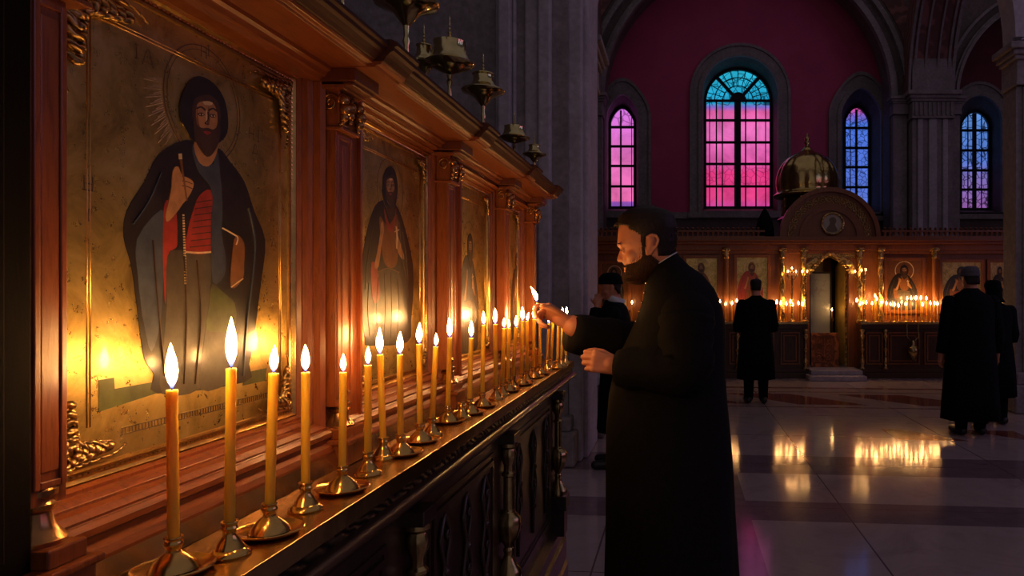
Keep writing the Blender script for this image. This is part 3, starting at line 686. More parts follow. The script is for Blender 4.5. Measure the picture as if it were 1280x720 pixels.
        for yy in (224, 230, 236): pt.line([(226,yy-4),(232,yy-3),(239,yy)], 1.1, 'icon_shadow')
        pt.line([(224,194),(227,215),(232,251)], 2.2, 'icon_brown'); pt.line([(224,192),(224.5,199)], 3.5, 'icon_light')
        for i in range(26): pt.line([(228+i*.10, 268+i*3.4), (228.3+i*.10, 270+i*3.4)], 1.7, 'icon_light')
        pt.line([(229,320),(232,400),(229,480)], 1.2, 'icon_shadow'); pt.line([(245,325),(250,400),(243,480)], 1.2, 'icon_shadow'); pt.line([(190,300),(196,380),(205,470)], 1.2, 'icon_shadow')
        pt.line([(310,260),(318,310),(308,400),(303,470)], 1.4, 'icon_blue'); pt.line([(165,280),(185,250),(200,215)], 1.4, 'icon_blue')
        pt.poly(A((247,95),(234,103),(224,125),(224,147),(231,163),(241,177),(262,182),(274,177),(282,166),(283,147),(278,123),(265,104)), 'icon_dark')
        face(pt, lambda u, v_: (255.5+u*16.5, 152-v_*25+u*2.2))
    elif k == 1:
        ph = Painter(lambda x, y, l: Vector((-AI, x, y)), (1,0,0))
        c_ = SP(488, 238, AI); ring_line(ph, (c_.y, c_.z), .072, .072, .0014, 'icon_line')
        ph.mb.build('halo', PAL, icon)
        saint(pt, lambda u, v_: (484+33*u, 430-223*v_-3*u))
    else:
        cy_, hw, zf, zt = ((2.235, .105, 1.315, 1.685), (2.875, .085, 1.315, 1.66))[k-2]
        pt = Painter(lambda x, y, l: Vector((-AI, x, y)), (1,0,0))
        ring_line(pt, (cy_, zt-.03), .062, .062, .0014, 'icon_line')
        saint(pt, lambda u, v_: (cy_+hw*u, zf+(zt-zf)*v_), 'icon_dark', 'icon_grey', 'icon_blue' if k == 2 else 'icon_brown')
    pt.mb.build('painted_figure', PAL, icon)
# ------------------------------------------------------------------ table
TE = 3.12
MB().box(-.594, -.462, .35, TE, 1.183, 1.1995).build('tray', 'tray', table, bevel=.001)
MB().profY(S([(.599,1.1996),(.582,1.1996),(.5945,1.225),(.599,1.225)]), .665, TE).box(-.4625, -.459, .35, TE, 1.176, 1.2025).box(-.594, -.459, TE-.003, TE, 1.176, 1.2025).build('tray_rim', 'tray', table, bevel=.0008)
MB().profY(S([(.66,1.183),(.4625,1.183),(.4625,1.176),(.466,1.174),(.466,1.158),(.66,1.158)]), .35, TE-.004).build('carved_apron', 'apron', table)
MB().profY(S([(.66,1.158),(.458,1.158),(.450,1.1575),(.445,1.153),(.4435,1.148),(.446,1.143),(.452,1.140),(.456,1.135),(.464,1.130),(.470,1.122),(.482,1.112),(.492,1.108),(.66,1.108)]), .35, TE-.03).build('table_rail', 'wood_dark', table, smooth=True)
BE = 2.90
MB().box(-.74, -.492, .35, BE, 0, 1.108).build('table_body', 'wood_dark', table)
MB().profY(S([(.74,.0),(.455,.0),(.455,.40),(.462,.42),(.462,.50),(.470,.52),(.470,.56),(.492,.58),(.74,.58)]), .35, BE+.03).build('plinth', 'wood_dark', table)
BAL = [.62, 1.30, 1.99, 2.80]
for j in range(3):
    ya, yb = BAL[j]+.10, BAL[j+1]-.10; pn = MB()
    for (a0, a1, z0_, z1_) in ((ya, yb, .62, 1.08),):
        for o_, d in ((0, .488), (.018, .484), (.030, .4885)):
            pn.holed([(-.495, a0+o_, z0_+o_), (-.495, a1-o_, z0_+o_), (-.495, a1-o_, z1_-o_), (-.495, a0+o_, z1_-o_)],
                     [[(-.495, a0+o_+.012, z0_+o_+.012), (-.495, a1-o_-.012, z0_+o_+.012), (-.495, a1-o_-.012, z1_-o_-.012), (-.495, a0+o_+.012, z1_-o_-.012)]], (.495-d, 0, 0))
    pn.build('panel_moulding', 'wood_dark', table)
    for yy in (ya+.09, yb-.09, (ya+yb)/2):
        cv = MB()
        for sy in (-1, 1):
            cv.tube(smoothpts([(-.488, yy, 1.04), (-.486, yy+sy*.03, .99), (-.486, yy+sy*.008, .93), (-.486, yy+sy*.032, .86), (-.487, yy+sy*.006, .80), (-.489, yy, .70)], 4, False), .005, 6)
            for zz in (.99, .86): cv.tube(spiral((-.487, yy+sy*.020, zz), (0,sy,0), (0,0,1), .013, 1.3, 12), .0035, 6)
        cv.ball((-.487, yy, .92), .012, 6); cv.ball((-.487, yy, .79), .010, 6)
        cv.build('carved_drop', 'wood_dark', table, smooth='all')
for p in BAL:
    bl = MB(); pr = [(.001,.715),(.036,.715),(.036,.728),(.033,.735),(.024,.748),(.015,.765),(.011,.778),(.014,.785),(.014,.790),(.010,.796),(.014,.806),(.024,.822),(.032,.845),(.034,.862),(.031,.878),(.022,.890),(.018,.893),(.0175,.897),(.014,.900),(.0135,.99),(.0185,.994),(.0185,1.0),(.012,1.006),(.012,1.022),(.019,1.040),(.021,1.055),(.017,1.068),(.024,1.074),(.024,1.084),(.001,1.085)]
    rings = []
    for r_, z_ in pr:
        ring = []
        for i in range(32):
            a_ = 2*PI*i/32; q_ = r_*(1+.07*abs(math.sin(4*a_)) if .80 < z_ < .89 or 1.0 < z_ < 1.07 else r_/r_)
            ring.append(Vector((-.474+q_*math.cos(a_), p+q_*math.sin(a_), z_)))
        rings.append(ring)
    bl.loft(rings); bl.build('baluster', 'brass_dark', table, smooth=True)
    MB().box(-.50, -.436, p-.045, p+.045, .66, .715).box(-.50, -.444, p-.038, p+.038, .56, .66).build('baluster_block', 'wood_dark', table, bevel=.003)
    MB().box(-.50, -.450, p-.034, p+.034, 1.085, 1.112).build('baluster_cap', 'wood_dark', table, bevel=.002)
# ------------------------------------------------------------------ brass lamps on the cornice
LT = [[(.001,0),(.085,0),(.09,.02),(.05,.05),(.022,.08),(.018,.2),(.028,.24),(.018,.28),(.022,.36),(.05,.40),(.09,.46),(.15,.50),(.215,.525),(.225,.545),(.21,.56),(.13,.60),(.10,.66),(.10,.72),(.115,.735),(.11,.745),(.03,.755)],
      [(.001,0),(.085,0),(.09,.02),(.05,.05),(.022,.08),(.016,.22),(.032,.27),(.018,.30),(.03,.34),(.09,.38),(.17,.42),(.225,.455),(.235,.475),(.20,.50),(.165,.56),(.15,.66),(.155,.70),(.14,.705),(.05,.715)]]
def lamp(px, a, h, rs, ty, label, tilt=0):
    Y = YS(px, a); base = Vector((-a, Y, 1.9298))
    w = thing('oil_lamp', label, 'brass lamp', base, 'brass lamps along the cornice')
    pr = LT[ty]; body = MB().lathe([(r_*h*rs, base.z+z_*h) for r_, z_ in pr if z_ < .37], base*1-Vector((0,0,base.z)), 20)
    body.build('lamp_stem', 'brass_old', w, smooth=True)
    MB().lathe([(.001, base.z+.35*h)]+[(r_*h*rs, base.z+z_*h) for r_, z_ in pr if z_ >= .36], base-Vector((0,0,base.z)), 32).build('lamp_bowl', 'brass_old', w, smooth=True)
    fp = [(.001,.70)]; z_ = .70; r_ = .030
    while z_ < .97:
        fp += [(r_*.4, z_), (r_*1.15, z_+.018), (r_*.4, z_+.036)]; z_ += .040; r_ *= .80
    fp.append((.001, 1.0))
    MB().lathe([(q*h, base.z+v_*h) for q, v_ in fp], base-Vector((0,0,base.z)), 12).build('finial', 'brass_old', w, smooth=True)
    return w
ORD = ['first', 'second', 'third', 'fourth', 'fifth', 'sixth', 'seventh']
for i, (px, a, h, rs, ty) in enumerate(((428,.54,.16,1.1,1),(508,.535,.25,1.1,0),(530,.60,.20,.8,0),(562,.535,.215,1.12,1),(604,.545,.235,1.12,0),(643,.545,.165,1.3,1),(668,.555,.175,1.15,0))):
    lamp(px, a, h, rs, ty, 'aged brass oil lamp on the mahogany cornice, %s from the near end' % ORD[i])
# ------------------------------------------------------------------ candles on the tray
# (base px, base py, top px, top py, flame tip py, wide saucer?)
CN = [(217,715,215,487,428,1),(287,693,289,460,395,0),(337,667,342,466,431,1),(382,637,382,465,430,0),(428,613,429,465,442,1),(460,593,460,456,433,0),
      (479,573,475,443,409,0),(501,568,500,443,414,1),(525,552,524,430,403,1),(540,544,545,433,416,0),(560,533,562,422,396,1),(577,523,0,0,0,0),(587,517,589,422,400,1),
      (603,508,604.5,406,389,1),(620,499,619,405,385,0),(628,494,630,410,397,0),(635,489,636,410,399,1),(641,485,645,409,394,0),(652,477,653,401,383,1),(659,471,659,401,390,0),
      (667,466,667.5,399,382,1),(675,461,675,401,386,1),(684,456,686,404,388,0),(689,453,691,402,387,0),(697,450,698,398,385,1),(702,448,703,397,384,0),(707,446,708,395,383,0)]
WORD = ['nearest','second','third','fourth','fifth','sixth','seventh','eighth','ninth','tenth','eleventh','twelfth','thirteenth','fourteenth','fifteenth','sixteenth','seventeenth','eighteenth','nineteenth','twentieth','twenty-first','twenty-second','twenty-third','twenty-fourth','twenty-fifth','twenty-sixth','farthest']
TZ = 1.1997
def holder_meshes():
    out = []
    for wide in (0, 1):
        a = MB()
        if wide:
            a.lathe([(.001,.0),(.030,.0),(.037,.0035),(.0395,.0065),(.0385,.0075),(.035,.005),(.027,.0035),(.001,.003)], (0,0,0), 36)
            dish = a.build('saucer', 'brass', None, smooth=True)
            b_ = MB().lathe([(.001,.004),(.024,.004),(.020,.011),(.013,.018),(.0074,.0225),(.0070,.0265),(.0090,.0295),(.0094,.0320),(.0078,.0345),(.0082,.0365),(.0093,.0375),(.0088,.0385),(.0066,.0385),(.0064,.030),(.001,.030)], (0,0,0), 28).build('candle_cup', 'brass', None, smooth=True)
        else:
            dish = MB().lathe([(.001,.0),(.0215,.0),(.0225,.002),(.0215,.004),(.015,.009),(.001,.009)], (0,0,0), 28).build('foot', 'brass', None, smooth=True)
            b_ = MB().lathe([(.001,.007),(.0165,.0075),(.0115,.016),(.0070,.0225),(.0068,.027),(.0088,.031),(.0078,.0335),(.0088,.036),(.0093,.0375),(.0088,.0385),(.0066,.0385),(.0064,.030),(.001,.030)], (0,0,0), 28).build('candle_cup', 'brass', None, smooth=True)
        out.append((dish, b_))
    return out
HM = holder_meshes(); used = [False, False]
def flame_mb(h, r, segs=10, lean=0.):
    pr = [(0.001,0),(.22,.03),(.42,.09),(.66,.18),(.88,.28),(1.0,.38),(.97,.48),(.84,.60),(.64,.72),(.42,.83),(.2,.93),(.03,1)]
    mb = MB(); rings = []
    for q, z_ in pr: rings.append([Vector((q*r*math.cos(2*PI*i/segs)+lean*z_*z_, q*r*math.sin(2*PI*i/segs), z_*h)) for i in range(segs)])
    mb.loft(rings); return mb
CAND = []
for i, (bx_, by_, tx, ty, tip, wide) in enumerate(CN):
    if i >= 24: a = .48
    elif i >= 18: a = .512
    else: a = min(.545, max(.498, .30*(850-bx_)/(by_-365)))
    if by_ == 533: a = .535
    Y = YS(bx_, a); base = Vector((-a, Y, TZ))
    w = thing('candle_holder', 'brass candle holder with %s, %s from the near end' % ('a wide saucer' if wide else 'a narrow round foot', WORD[i]) if i not in (0, 26) else 'small brass saucer holder, %s on the tray' % WORD[i], 'candle holder', base, 'brass candle holders on the tray')
    for pm in HM[wide]:
        if not used[wide]: pm.parent = w
        else: q_ = pm.copy(); C.objects.link(q_); q_.parent = w
    used[wide] = True
    if not tx: w['label'] = 'empty small brass candle holder, twelfth from the near end of the tray'; continue
    top = P(tx, ty, Y); bot = base+Vector((0,0,.0305)); d = top-bot
    cd = thing('candle', 'lit amber beeswax candle, %s from the near end of the brass tray' % WORD[i] if i not in (0, 26) else 'lit amber beeswax candle %s on the brass tray' % ('nearest the camera' if i == 0 else 'at the far end'), 'candle', bot, 'lit candles on the brass tray')
    L_ = d.length; rt = d.to_track_quat('Z', 'Y'); r_ = (.0056, .0054, .0057)[i % 3]
    cd.rotation_mode = 'QUATERNION'; cd.rotation_quaternion = rt
    pr = [(.001,0),(r_*.99,0),(r_*1.02,L_*.3),(r_,L_*.6),(r_*1.0,L_-.004),(r_*1.04,L_-.0015),(r_*.96,L_),(r_*.7,L_-.0012),(.001,L_-.002)]
    o = MB().lathe(pr, (0,0,0), 24).build('wax_stick', 'wax', None, smooth=True); o.parent = cd
    o = MB().tube([(0,0,L_-.003),(.0002,0,L_+.003),(.0012,.0004,L_+.0065)], .0007, 6).build('wick', 'wick', None); o.parent = cd
    fh = max(.024, (ty-tip)*Y/F*(.97 if i else .97)); fr_ = min(.0058, fh*.125+.0006)
    o = flame_mb(fh, fr_, 12, (tx-bx_ > 0)*-.0 + R.uniform(-.002,.002)-(.004 if 6 <= i <= 23 else 0)).build('flame', 'flame', None, smooth='all'); o.parent = cd; o.location = (0,0,L_+.0008)
    CAND.append(cd)
# ================================================================== FAR ICON SCREEN
YI = 12.9; YL = 12.5
def X(px, Y=YI): return (px-VX)*Y/F
def Z(py, Y=YI): return CAMZ+(VY-py)*Y/F
scr = thing('icon_screen', 'long carved wooden icon screen across the far end with a central doorway', 'icon screen', (X(1036), YI+.1, 0))
ZT = Z(306)
def ogee(x0, x1, zb, zs, zt, Y):
    c = (x0+x1)/2; r = (x1-x0)/2; h = zt-zs
    half = [(1,0),(1,.25),(.93,.42),(.78,.55),(.58,.64),(.38,.72),(.22,.82),(.10,.93),(0,1)]
    return [(x0, Y, zb), (x1, Y, zb)]+[(c+r*u, Y, zs+h*v_) for u, v_ in half]+[(c-r*u, Y, zs+h*v_) for u, v_ in reversed(half[:-1])]
door = ogee(X(1012), X(1061), .15, Z(343), Z(318), YI)
mb = MB(); mb.holed([(-1.9,YI,0),(6.9,YI,0),(6.9,YI,ZT),(-1.9,YI,ZT)], [[(x, y, z) for x, y, z in door]], (0,.14,0)); mb.build('screen_wall', 'wood_far', scr)
MB().box(-1.9, 6.9, YI-.22, YI+.1, ZT, ZT+.05).box(-1.9, 6.9, YI-.28, YI+.1, ZT+.05, ZT+.13).box(-1.9, 6.9, YI-.12, YI+.1, ZT-.10, ZT).box(-1.9, 6.9, YI-.07, YI, ZT-.16, ZT-.10).build('screen_cornice', 'wood_far', scr, bevel=.008)
# ogee gilded arch over the doorway
mb = MB(); o1 = ogee(X(1006), X(1067), .9, Z(342), Z(311), YI-.06); o2 = ogee(X(1012), X(1061), .9, Z(343), Z(319), YI-.06)
A_, B_ = o1[2:], o2[2:]
mb.loft([[Vector(a), Vector(b_), Vector(b_)+Vector((0,.08,0)), Vector(a)+Vector((0,.08,0))] for a, b_ in zip(A_, B_)]); mb.build('gilded_arch', 'gold_far', scr)
mb = MB()
for i in range(21):
    t = i/20; x_ = X(1012)+(X(1061)-X(1012))*t; z_ = Z(341)+(Z(317)-Z(341))*(1-abs(2*t-1)**1.4)
    mb.ball((x_, YI-.085, z_), .024+.012*(1-abs(2*t-1))+.006*(i % 2), 5, 1.3, .6, .9)
mb.build('arch_foliage', 'gold_far', scr, smooth='all')
MB().box(X(1005), X(1068), YI-.03, YI+.0, Z(322), Z(311)).build('spandrel_panel', 'gold_dark', scr)
# columns with gilded capitals; twisted beside the doorway
def gcol(px, tw, r=.045):
    x_ = X(px); c = MB(); rings = []
    z0, z1 = Z(402), Z(322)
    for i in range(49):
        z_ = z0+(z1-z0)*i/48; ring = []
        for j in range(16):
            a = 2*PI*j/16; rr_ = r*(1+(.22*math.sin(2*a+i*.55) if tw else .08*math.sin(6*a)))
            ring.append(Vector((x_+rr_*math.cos(a), YI-.10+rr_*math.sin(a), z_)))
        rings.append(ring)
    c.loft(rings); c.build('column', 'gold_far' if tw else 'wood_far', scr, smooth='all')
    k = MB().lathe([(.001,z1-.02),(r*1.3,z1-.02),(r*1.3,z1),(r*1.05,z1+.02),(r*1.5,z1+.07),(r*1.2,z1+.09),(r*1.9,z1+.16),(r*1.6,z1+.17),(.001,z1+.19)], (x_, YI-.10, 0), 12)
    for j in range(4):
        a = PI/4+j*PI/2; k.ball((x_+r*1.5*math.cos(a), YI-.10+r*1.5*math.sin(a), z1+.13), .03, 4)
    k.build('column_capital', 'gold_far', scr, smooth='all')
for px, tw in ((742,0),(806,0),(907,0),(977,1),(1003,1),(1073,1),(1099,1),(1166,0),(1273,0)): gcol(px, tw)
# icons of the screen
def farframe(mb, x0, x1, z0, z1, w, d):
    for o_, q in ((0, d), (w*.5, d*.6)):
        mb.holed([(x0-w+o_,YI-q,z0-w+o_),(x1+w-o_,YI-q,z0-w+o_),(x1+w-o_,YI-q,z1+w-o_),(x0-w+o_,YI-q,z1+w-o_)], [[(x0,YI-q,z0),(x1,YI-q,z0),(x1,YI-q,z1),(x0,YI-q,z1)]], (0,q,0))
FI = [(752,785,330,384,'icon_dark','icon_grey','icon_brown','dark arched icon on the screen behind the person with the black cap'),
      (858,896,323,386,'icon_brown','icon_olive','icon_brown','gilt icon of a dark-haired saint beside the shoulder of the bearded man'),
      (921,959,322,388,'icon_red','icon_brown','icon_red','gilt icon of a red-robed figure above the man in the long coat'),
      (1108,1152,326,388,'icon_dark','icon_grey','icon_brown','brown-ground icon of a dark-robed saint right of the doorway'),
      (1177,1226,328,388,'icon_dark','icon_red','icon_brown','gilt icon showing a mother and child beside the grey cap'),
      (1237,1263,328,388,'icon_dark','icon_grey','icon_grey','gilt icon of a dark-robed saint at the right end of the screen')]
for px0, px1, py0, py1, ck, rb, un, lb in FI:
    x0, x1, z0, z1 = X(px0), X(px1), Z(py1), Z(py0)
    ic = thing('icon_painting', lb, 'icon', ((x0+x1)/2, YI-.01, z0), 'icons on the far screen')
    MB().box(x0, x1, YI-.02, YI-.001, z0, z1).build('gilded_panel', 'icon_gold' if ck != 'icon_dark' or px0 > 1170 else 'icon_brown', ic)
    f_ = MB(); farframe(f_, x0, x1, z0, z1, .055, .05); f_.build('icon_frame', 'wood_far', ic, bevel=.004)
    pt = Painter(lambda x, y, l: Vector((x, YI-.021, y)), (0,-1,0), .002)
    cx_ = (x0+x1)/2; hw = (x1-x0)*.42; h_ = z1-z0
    ring_line(pt, (cx_+.0, z0+h_*.80), hw*.62, hw*.62, .014, 'icon_light', 24)
    pt.L += 1; saint(pt, lambda u, v_: (cx_-.03+hw*u, z0+h_*(.02+.9*v_)), ck, rb, un, ck if ck != 'icon_red' else 'icon_brown')
    pt.mb.build('painted_figure', PAL, ic)
# door recess with darkness in its colour, glass pane, brass leaf, carved half door
MB().box(X(1003), X(1072), 13.9, 13.95, 0, ZT).box(X(1003), X(1003)+.03, YI+.14, 13.9, 0, ZT).box(X(1072), X(1072)+.03, YI+.14, 13.9, 0, ZT).box(X(1003), X(1072)+.03, YI+.14, 13.9, ZT-.05, ZT).build('doorway_recess', 'dark_void', scr)
m, n, b = nt('etched_glass'); b.inputs['Base Color'].default_value = (.42,.46,.45,1); b.inputs['Roughness'].default_value = .3; b.inputs['Transmission Weight'].default_value = .15
bump(n, b, noise(n, coords(n), 9, 4, .6, 2), .5, .02); M['etched_glass'] = m
gp = thing('glass_screen', 'grey etched glass pane standing inside the dark doorway', 'glass screen', (X(1025, 13.3), 13.3, .15))
MB().box(X(1013,13.3), X(1037,13.3), 13.28, 13.31, .22, Z(342,13.3)).build('glass_pane', 'etched_glass', gp)
q = MB()
for i in range(14):
    a = R.uniform(0, 6.28); c_ = Vector((X(1021,13.3)+R.uniform(-.10,.14), 13.272, Z(358,13.3)+R.uniform(-.12,.14)))
    q.tube(smoothpts([c_, c_+Vector((.05*math.cos(a),0,.05*math.sin(a))), c_+Vector((.08*math.cos(a+.8),0,.08*math.sin(a+.8)))], 3, False), .007, 5)
q.build('etched_foliage', 'stone_light', gp)
q = MB(); gx0, gx1, gz1 = X(1013,13.3), X(1037,13.3), Z(342,13.3)
q.holed([(gx0-.03,13.27,.15),(gx1+.03,13.27,.15),(gx1+.03,13.27,gz1+.03),(gx0-.03,13.27,gz1+.03)], [[(gx0,13.27,.22),(gx1,13.27,.22),(gx1,13.27,gz1),(gx0,13.27,gz1)]], (0,.05,0)); q.build('pane_frame', 'iron', gp)
M['leaf'] = simple('satin_brass', (.70,.50,.14), .42, .35, .2, 5, .1)
dl = thing('door_leaf', 'tall brass-faced door leaf standing open at the right of the doorway', 'door leaf', (X(1061), YI+.2, .15))
xa, ya, xb, yb = X(1060), YI+.15, X(1046, 13.55), 13.55
zz0, zz1 = .16, Z(330)
d_ = Vector((xb-xa, yb-ya, 0)); nn_ = Vector((-d_.y, d_.x, 0)).normalized()*.03
MB().extrude([(xa,ya,zz0),(xb,yb,zz0),(xb,yb,zz1-.03),(xa+(xb-xa)*.5,ya+(yb-ya)*.5,zz1+.09),(xa,ya,zz1)], nn_).build('leaf_panel', 'leaf', dl)
q = MB(); q.box(xb-.02, xb+.02, yb-.02, yb+.02, zz0, zz1-.03); q.box(xa-.018, xa+.018, ya-.02, ya+.02, zz0, zz1)
q.build('leaf_edge', 'gold_far', dl)
hd = thing('half_door', 'low orange-brown carved wooden half door in the doorway', 'half door', (X(1031), YI+.02, .15))
hx0, hx1, hz0, hz1 = X(1014), X(1049), Z(459), Z(416)
q = MB(); q.holed([(hx0,YI,hz0),(hx1,YI,hz0),(hx1,YI,hz1),(hx0,YI,hz1)], [[(hx0+.06,YI,hz0+.11),(hx1-.09,YI,hz0+.11),(hx1-.09,YI,hz1-.06),(hx0+.06,YI,hz1-.06)]], (0,.05,0)); q.build('door_frame', 'wood_door', hd, bevel=.006)
MB().box(hx0+.02, hx1-.02, YI+.02, YI+.04, hz0+.05, hz1-.03).build('door_panel', 'wood_far', hd)
q = MB()
for sx_ in (-1, 1):
    for z_, r_ in ((.33, .09), (.50, .075), (.64, .05)):
        q.tube(spiral((X(1030)+sx_*.085, YI+.015, z_), (sx_,0,0), (0,0,1), r_, 1.6, 24), .010, 6)
q.tube([(X(1030), YI+.015, .25), (X(1030), YI+.015, .70)], .012, 6); q.build('carved_scrolls', 'wood_door', hd)
# steps before the doorway
t = thing('stone_step', 'pale stone step in front of the doorway', 'step', (X(1048), 12.3, 0))
MB().box(X(1012,12.1), X(1084,12.1), 12.1, 12.49, 0, .08).build('lower_step', 'stone_light', t, bevel=.01)
MB().box(2.245, 3.125, 12.3, YI+.9, .0801, .155).build('upper_step', 'stone_light', t, bevel=.01)
# pediment with medallion
mb = MB(); pc = X(1036.5); pr_ = X(1098)-pc; pz = ZT+.13; ph_ = Z(236)-pz
def half(r_, Y, h=1., nn=32): return [(pc+r_*pr_*math.cos(PI*i/nn), Y, pz+r_*ph_*math.sin(PI*i/nn)*h) for i in range(nn+1)]
ped = thing('arched_pediment', 'arched wooden pediment over the doorway with carved band and round medallion', 'pediment', (pc, YI, pz))
MB().extrude(half(1., YI-.02), (0,.25,0)).build('pediment_board', 'wood_far', ped)
def band_(ra, rb, Y, d):
    a, b_ = half(ra, Y), half(rb, Y); return MB().loft([[Vector(p), Vector(q), Vector(q)+Vector((0,d,0)), Vector(p)+Vector((0,d,0))] for p, q in zip(a, b_)])
band_(.93, 1.02, YI-.10, .12).build('outer_moulding', 'wood_far', ped); band_(.55, .62, YI-.06, .05).build('inner_moulding', 'wood_far', ped)
q = MB()
for i in range(17):
    a = PI*(i+.5)/17; rr_ = .775
    c_ = Vector((pc+rr_*pr_*math.cos(a), YI-.03, pz+rr_*ph_*math.sin(a))); t_ = Vector((-math.sin(a),0,math.cos(a))); nn2 = Vector((math.cos(a),0,math.sin(a)))
    q.tube(spiral(c_, t_*(1 if i % 2 else -1), nn2, .075, 1.5, 14), .011, 5); q.tube([c_-t_*.08-nn2*.07, c_-t_*.02, c_+t_*.08+nn2*.07], .010, 5)
q.build('carved_band', 'gold_dark', ped)
M['ivory'] = simple('ivory_enamel', (.52,.46,.33), .5, 0, .08, 12)
mc = Vector((X(1040), YI-.03, Z(280))); rot = Matrix.Rotation(PI/2, 3, 'X')
MB().tube([mc+Vector((.19*math.cos(2*PI*i/32), -.025, .19*math.sin(2*PI*i/32))) for i in range(33)], .022, 8).build('medallion_rim', 'gold_far', ped)
q = MB().lathe([(.001,0),(.175,0),(.175,.02),(.001,.02)], mc, 32, rot); q.build('medallion_disc', 'ivory', ped)
pt = Painter(lambda x, y, l: Vector((x, YI-.052, y)), (0,-1,0), .002)
pt.poly([(mc.x-.12,mc.z-.12),(mc.x-.05,mc.z+.0),(mc.x-.06,mc.z+.09),(mc.x+.02,mc.z+.12),(mc.x+.07,mc.z+.05),(mc.x+.04,mc.z-.02),(mc.x+.09,mc.z-.12),(mc.x,mc.z-.15)], 'icon_line')
pt.mb.build('medallion_figure', PAL, ped)
# pierced gallery railing on the screen
rl = thing('gallery_railing', 'low dark baluster railing along the top of the far screen', 'railing', (2.3, YI, ZT+.13))
zr0, zr1 = ZT+.13, Z(288.5)
for x0, x1 in ((-1.9, X(955)), (X(1100), 6.9)):
    MB().box(x0, x1, YI-.14, YI-.06, zr1-.03, zr1).box(x0, x1, YI-.13, YI-.07, zr0, zr0+.02).build('rail', 'wood_far', rl)
b0 = None; hh = zr1-zr0-.03
for i in range(86):
    x_ = -1.85+i*.09
    if X(952) < x_ < X(1102) or i >= 100: continue
    if b0 is None:
        b0 = MB().lathe([(.022,.0),(.028,.02),(.018,.035),(.037,.07),(.038,.09),(.02,.12),(.016,.145),(.028,.155),(.016,.17),(.026,hh)], (0,0,0), 8).build('baluster', 'wood_far', None, smooth='all')
        b0.parent = rl; b0.location = Vector((x_, YI-.10, zr0+.002))-rl.location
    else:
        c_ = b0.copy(); C.objects.link(c_); c_.parent = rl; c_.location = Vector((x_, YI-.10, zr0+.002))-rl.location
# gilded dome on its drum, behind the pediment
YD = 13.9; dx = X(1009, YD); r_ = 39*YD/F; zb = Z(243, YD); zt_ = Z(190, YD); H = zt_-zb
dm = thing('gilded_dome', 'onion-shaped gold dome with finial on a dark drum above the screen', 'dome', (dx, YD, ZT))
q = MB(); rings = []
for rr_, z_ in smoothpts([(1.06,zb-.06,0),(1.09,zb-.03,0),(1.0,zb+.02,0),(.97,zb+.07*H,0),(1.0,zb+.2*H,0),(1.0,zb+.34*H,0),(.95,zb+.5*H,0),(.85,zb+.66*H,0),(.67,zb+.82*H,0),(.41,zb+.94*H,0),(.2,zb+1.02*H,0),(.1,zb+1.1*H,0),(.02,zb+1.14*H,0)], 3, False) and [(p.x, p.y) for p in smoothpts([(1.06,zb-.06,0),(1.09,zb-.03,0),(1.0,zb+.02,0),(.97,zb+.07*H,0),(1.0,zb+.2*H,0),(1.0,zb+.34*H,0),(.95,zb+.5*H,0),(.85,zb+.66*H,0),(.67,zb+.82*H,0),(.41,zb+.94*H,0),(.2,zb+1.02*H,0),(.1,zb+1.1*H,0),(.02,zb+1.14*H,0)], 3, False)]:
    rings.append([Vector((dx+r_*rr_*(1-.035*abs(math.sin(6*a_))**6*(z_ > zb))*math.cos(a_), YD+r_*rr_*(1-.035*abs(math.sin(6*a_))**6*(z_ > zb))*math.sin(a_), z_)) for a_ in [2*PI*i/96 for i in range(96)]])
q.loft(rings); q.build('dome_shell', 'dome_gold', dm, smooth=True)
fz = zb+1.08*H; k_ = Z(165, YD)-fz
MB().lathe([(.001,fz),(.05,fz+.05*k_),(.03,fz+.2*k_),(.07,fz+.32*k_),(.03,fz+.42*k_),(.05,fz+.5*k_),(.05,fz+.62*k_),(.02,fz+.7*k_),(.03,fz+.78*k_),(.006,fz+.9*k_),(.001,fz+k_)], (dx,YD,0), 12).build('finial', 'dome_gold', dm, smooth='all')
MB().lathe([(.001,1.0),(r_*.9,1.0),(r_*.9,zb-.55),(r_*.98,zb-.5),(r_*.80,zb-.42),(r_*.80,zb-.10),(r_*.9,zb-.06),(.001,zb-.06)], (dx,YD,0), 16).build('drum', 'wood_far_dark', dm)
q = MB()
for i in range(8):
    a = PI/8+i*PI/4; c_ = Vector((dx+r_*.82*math.cos(a), YD+r_*.82*math.sin(a), 0)); q.tube([c_+Vector((0,0,zb-.42)), c_+Vector((0,0,zb-.08))], .025, 8)
q.build('drum_colonnettes', 'gold_far', dm)
t = thing('draped_finial', 'small black pointed hood shape beside the gold dome', 'draped finial', (X(961), YI+.1, ZT+.13))
MB().lathe([(.001,ZT+.131),(.17,ZT+.131),(.165,ZT+.30),(.13,ZT+.45),(.07,ZT+.58),(.02,ZT+.66),(.001,ZT+.68)], (X(957), YI+.12, 0), 16).build('black_drape', 'black_cloth', t, smooth='all')
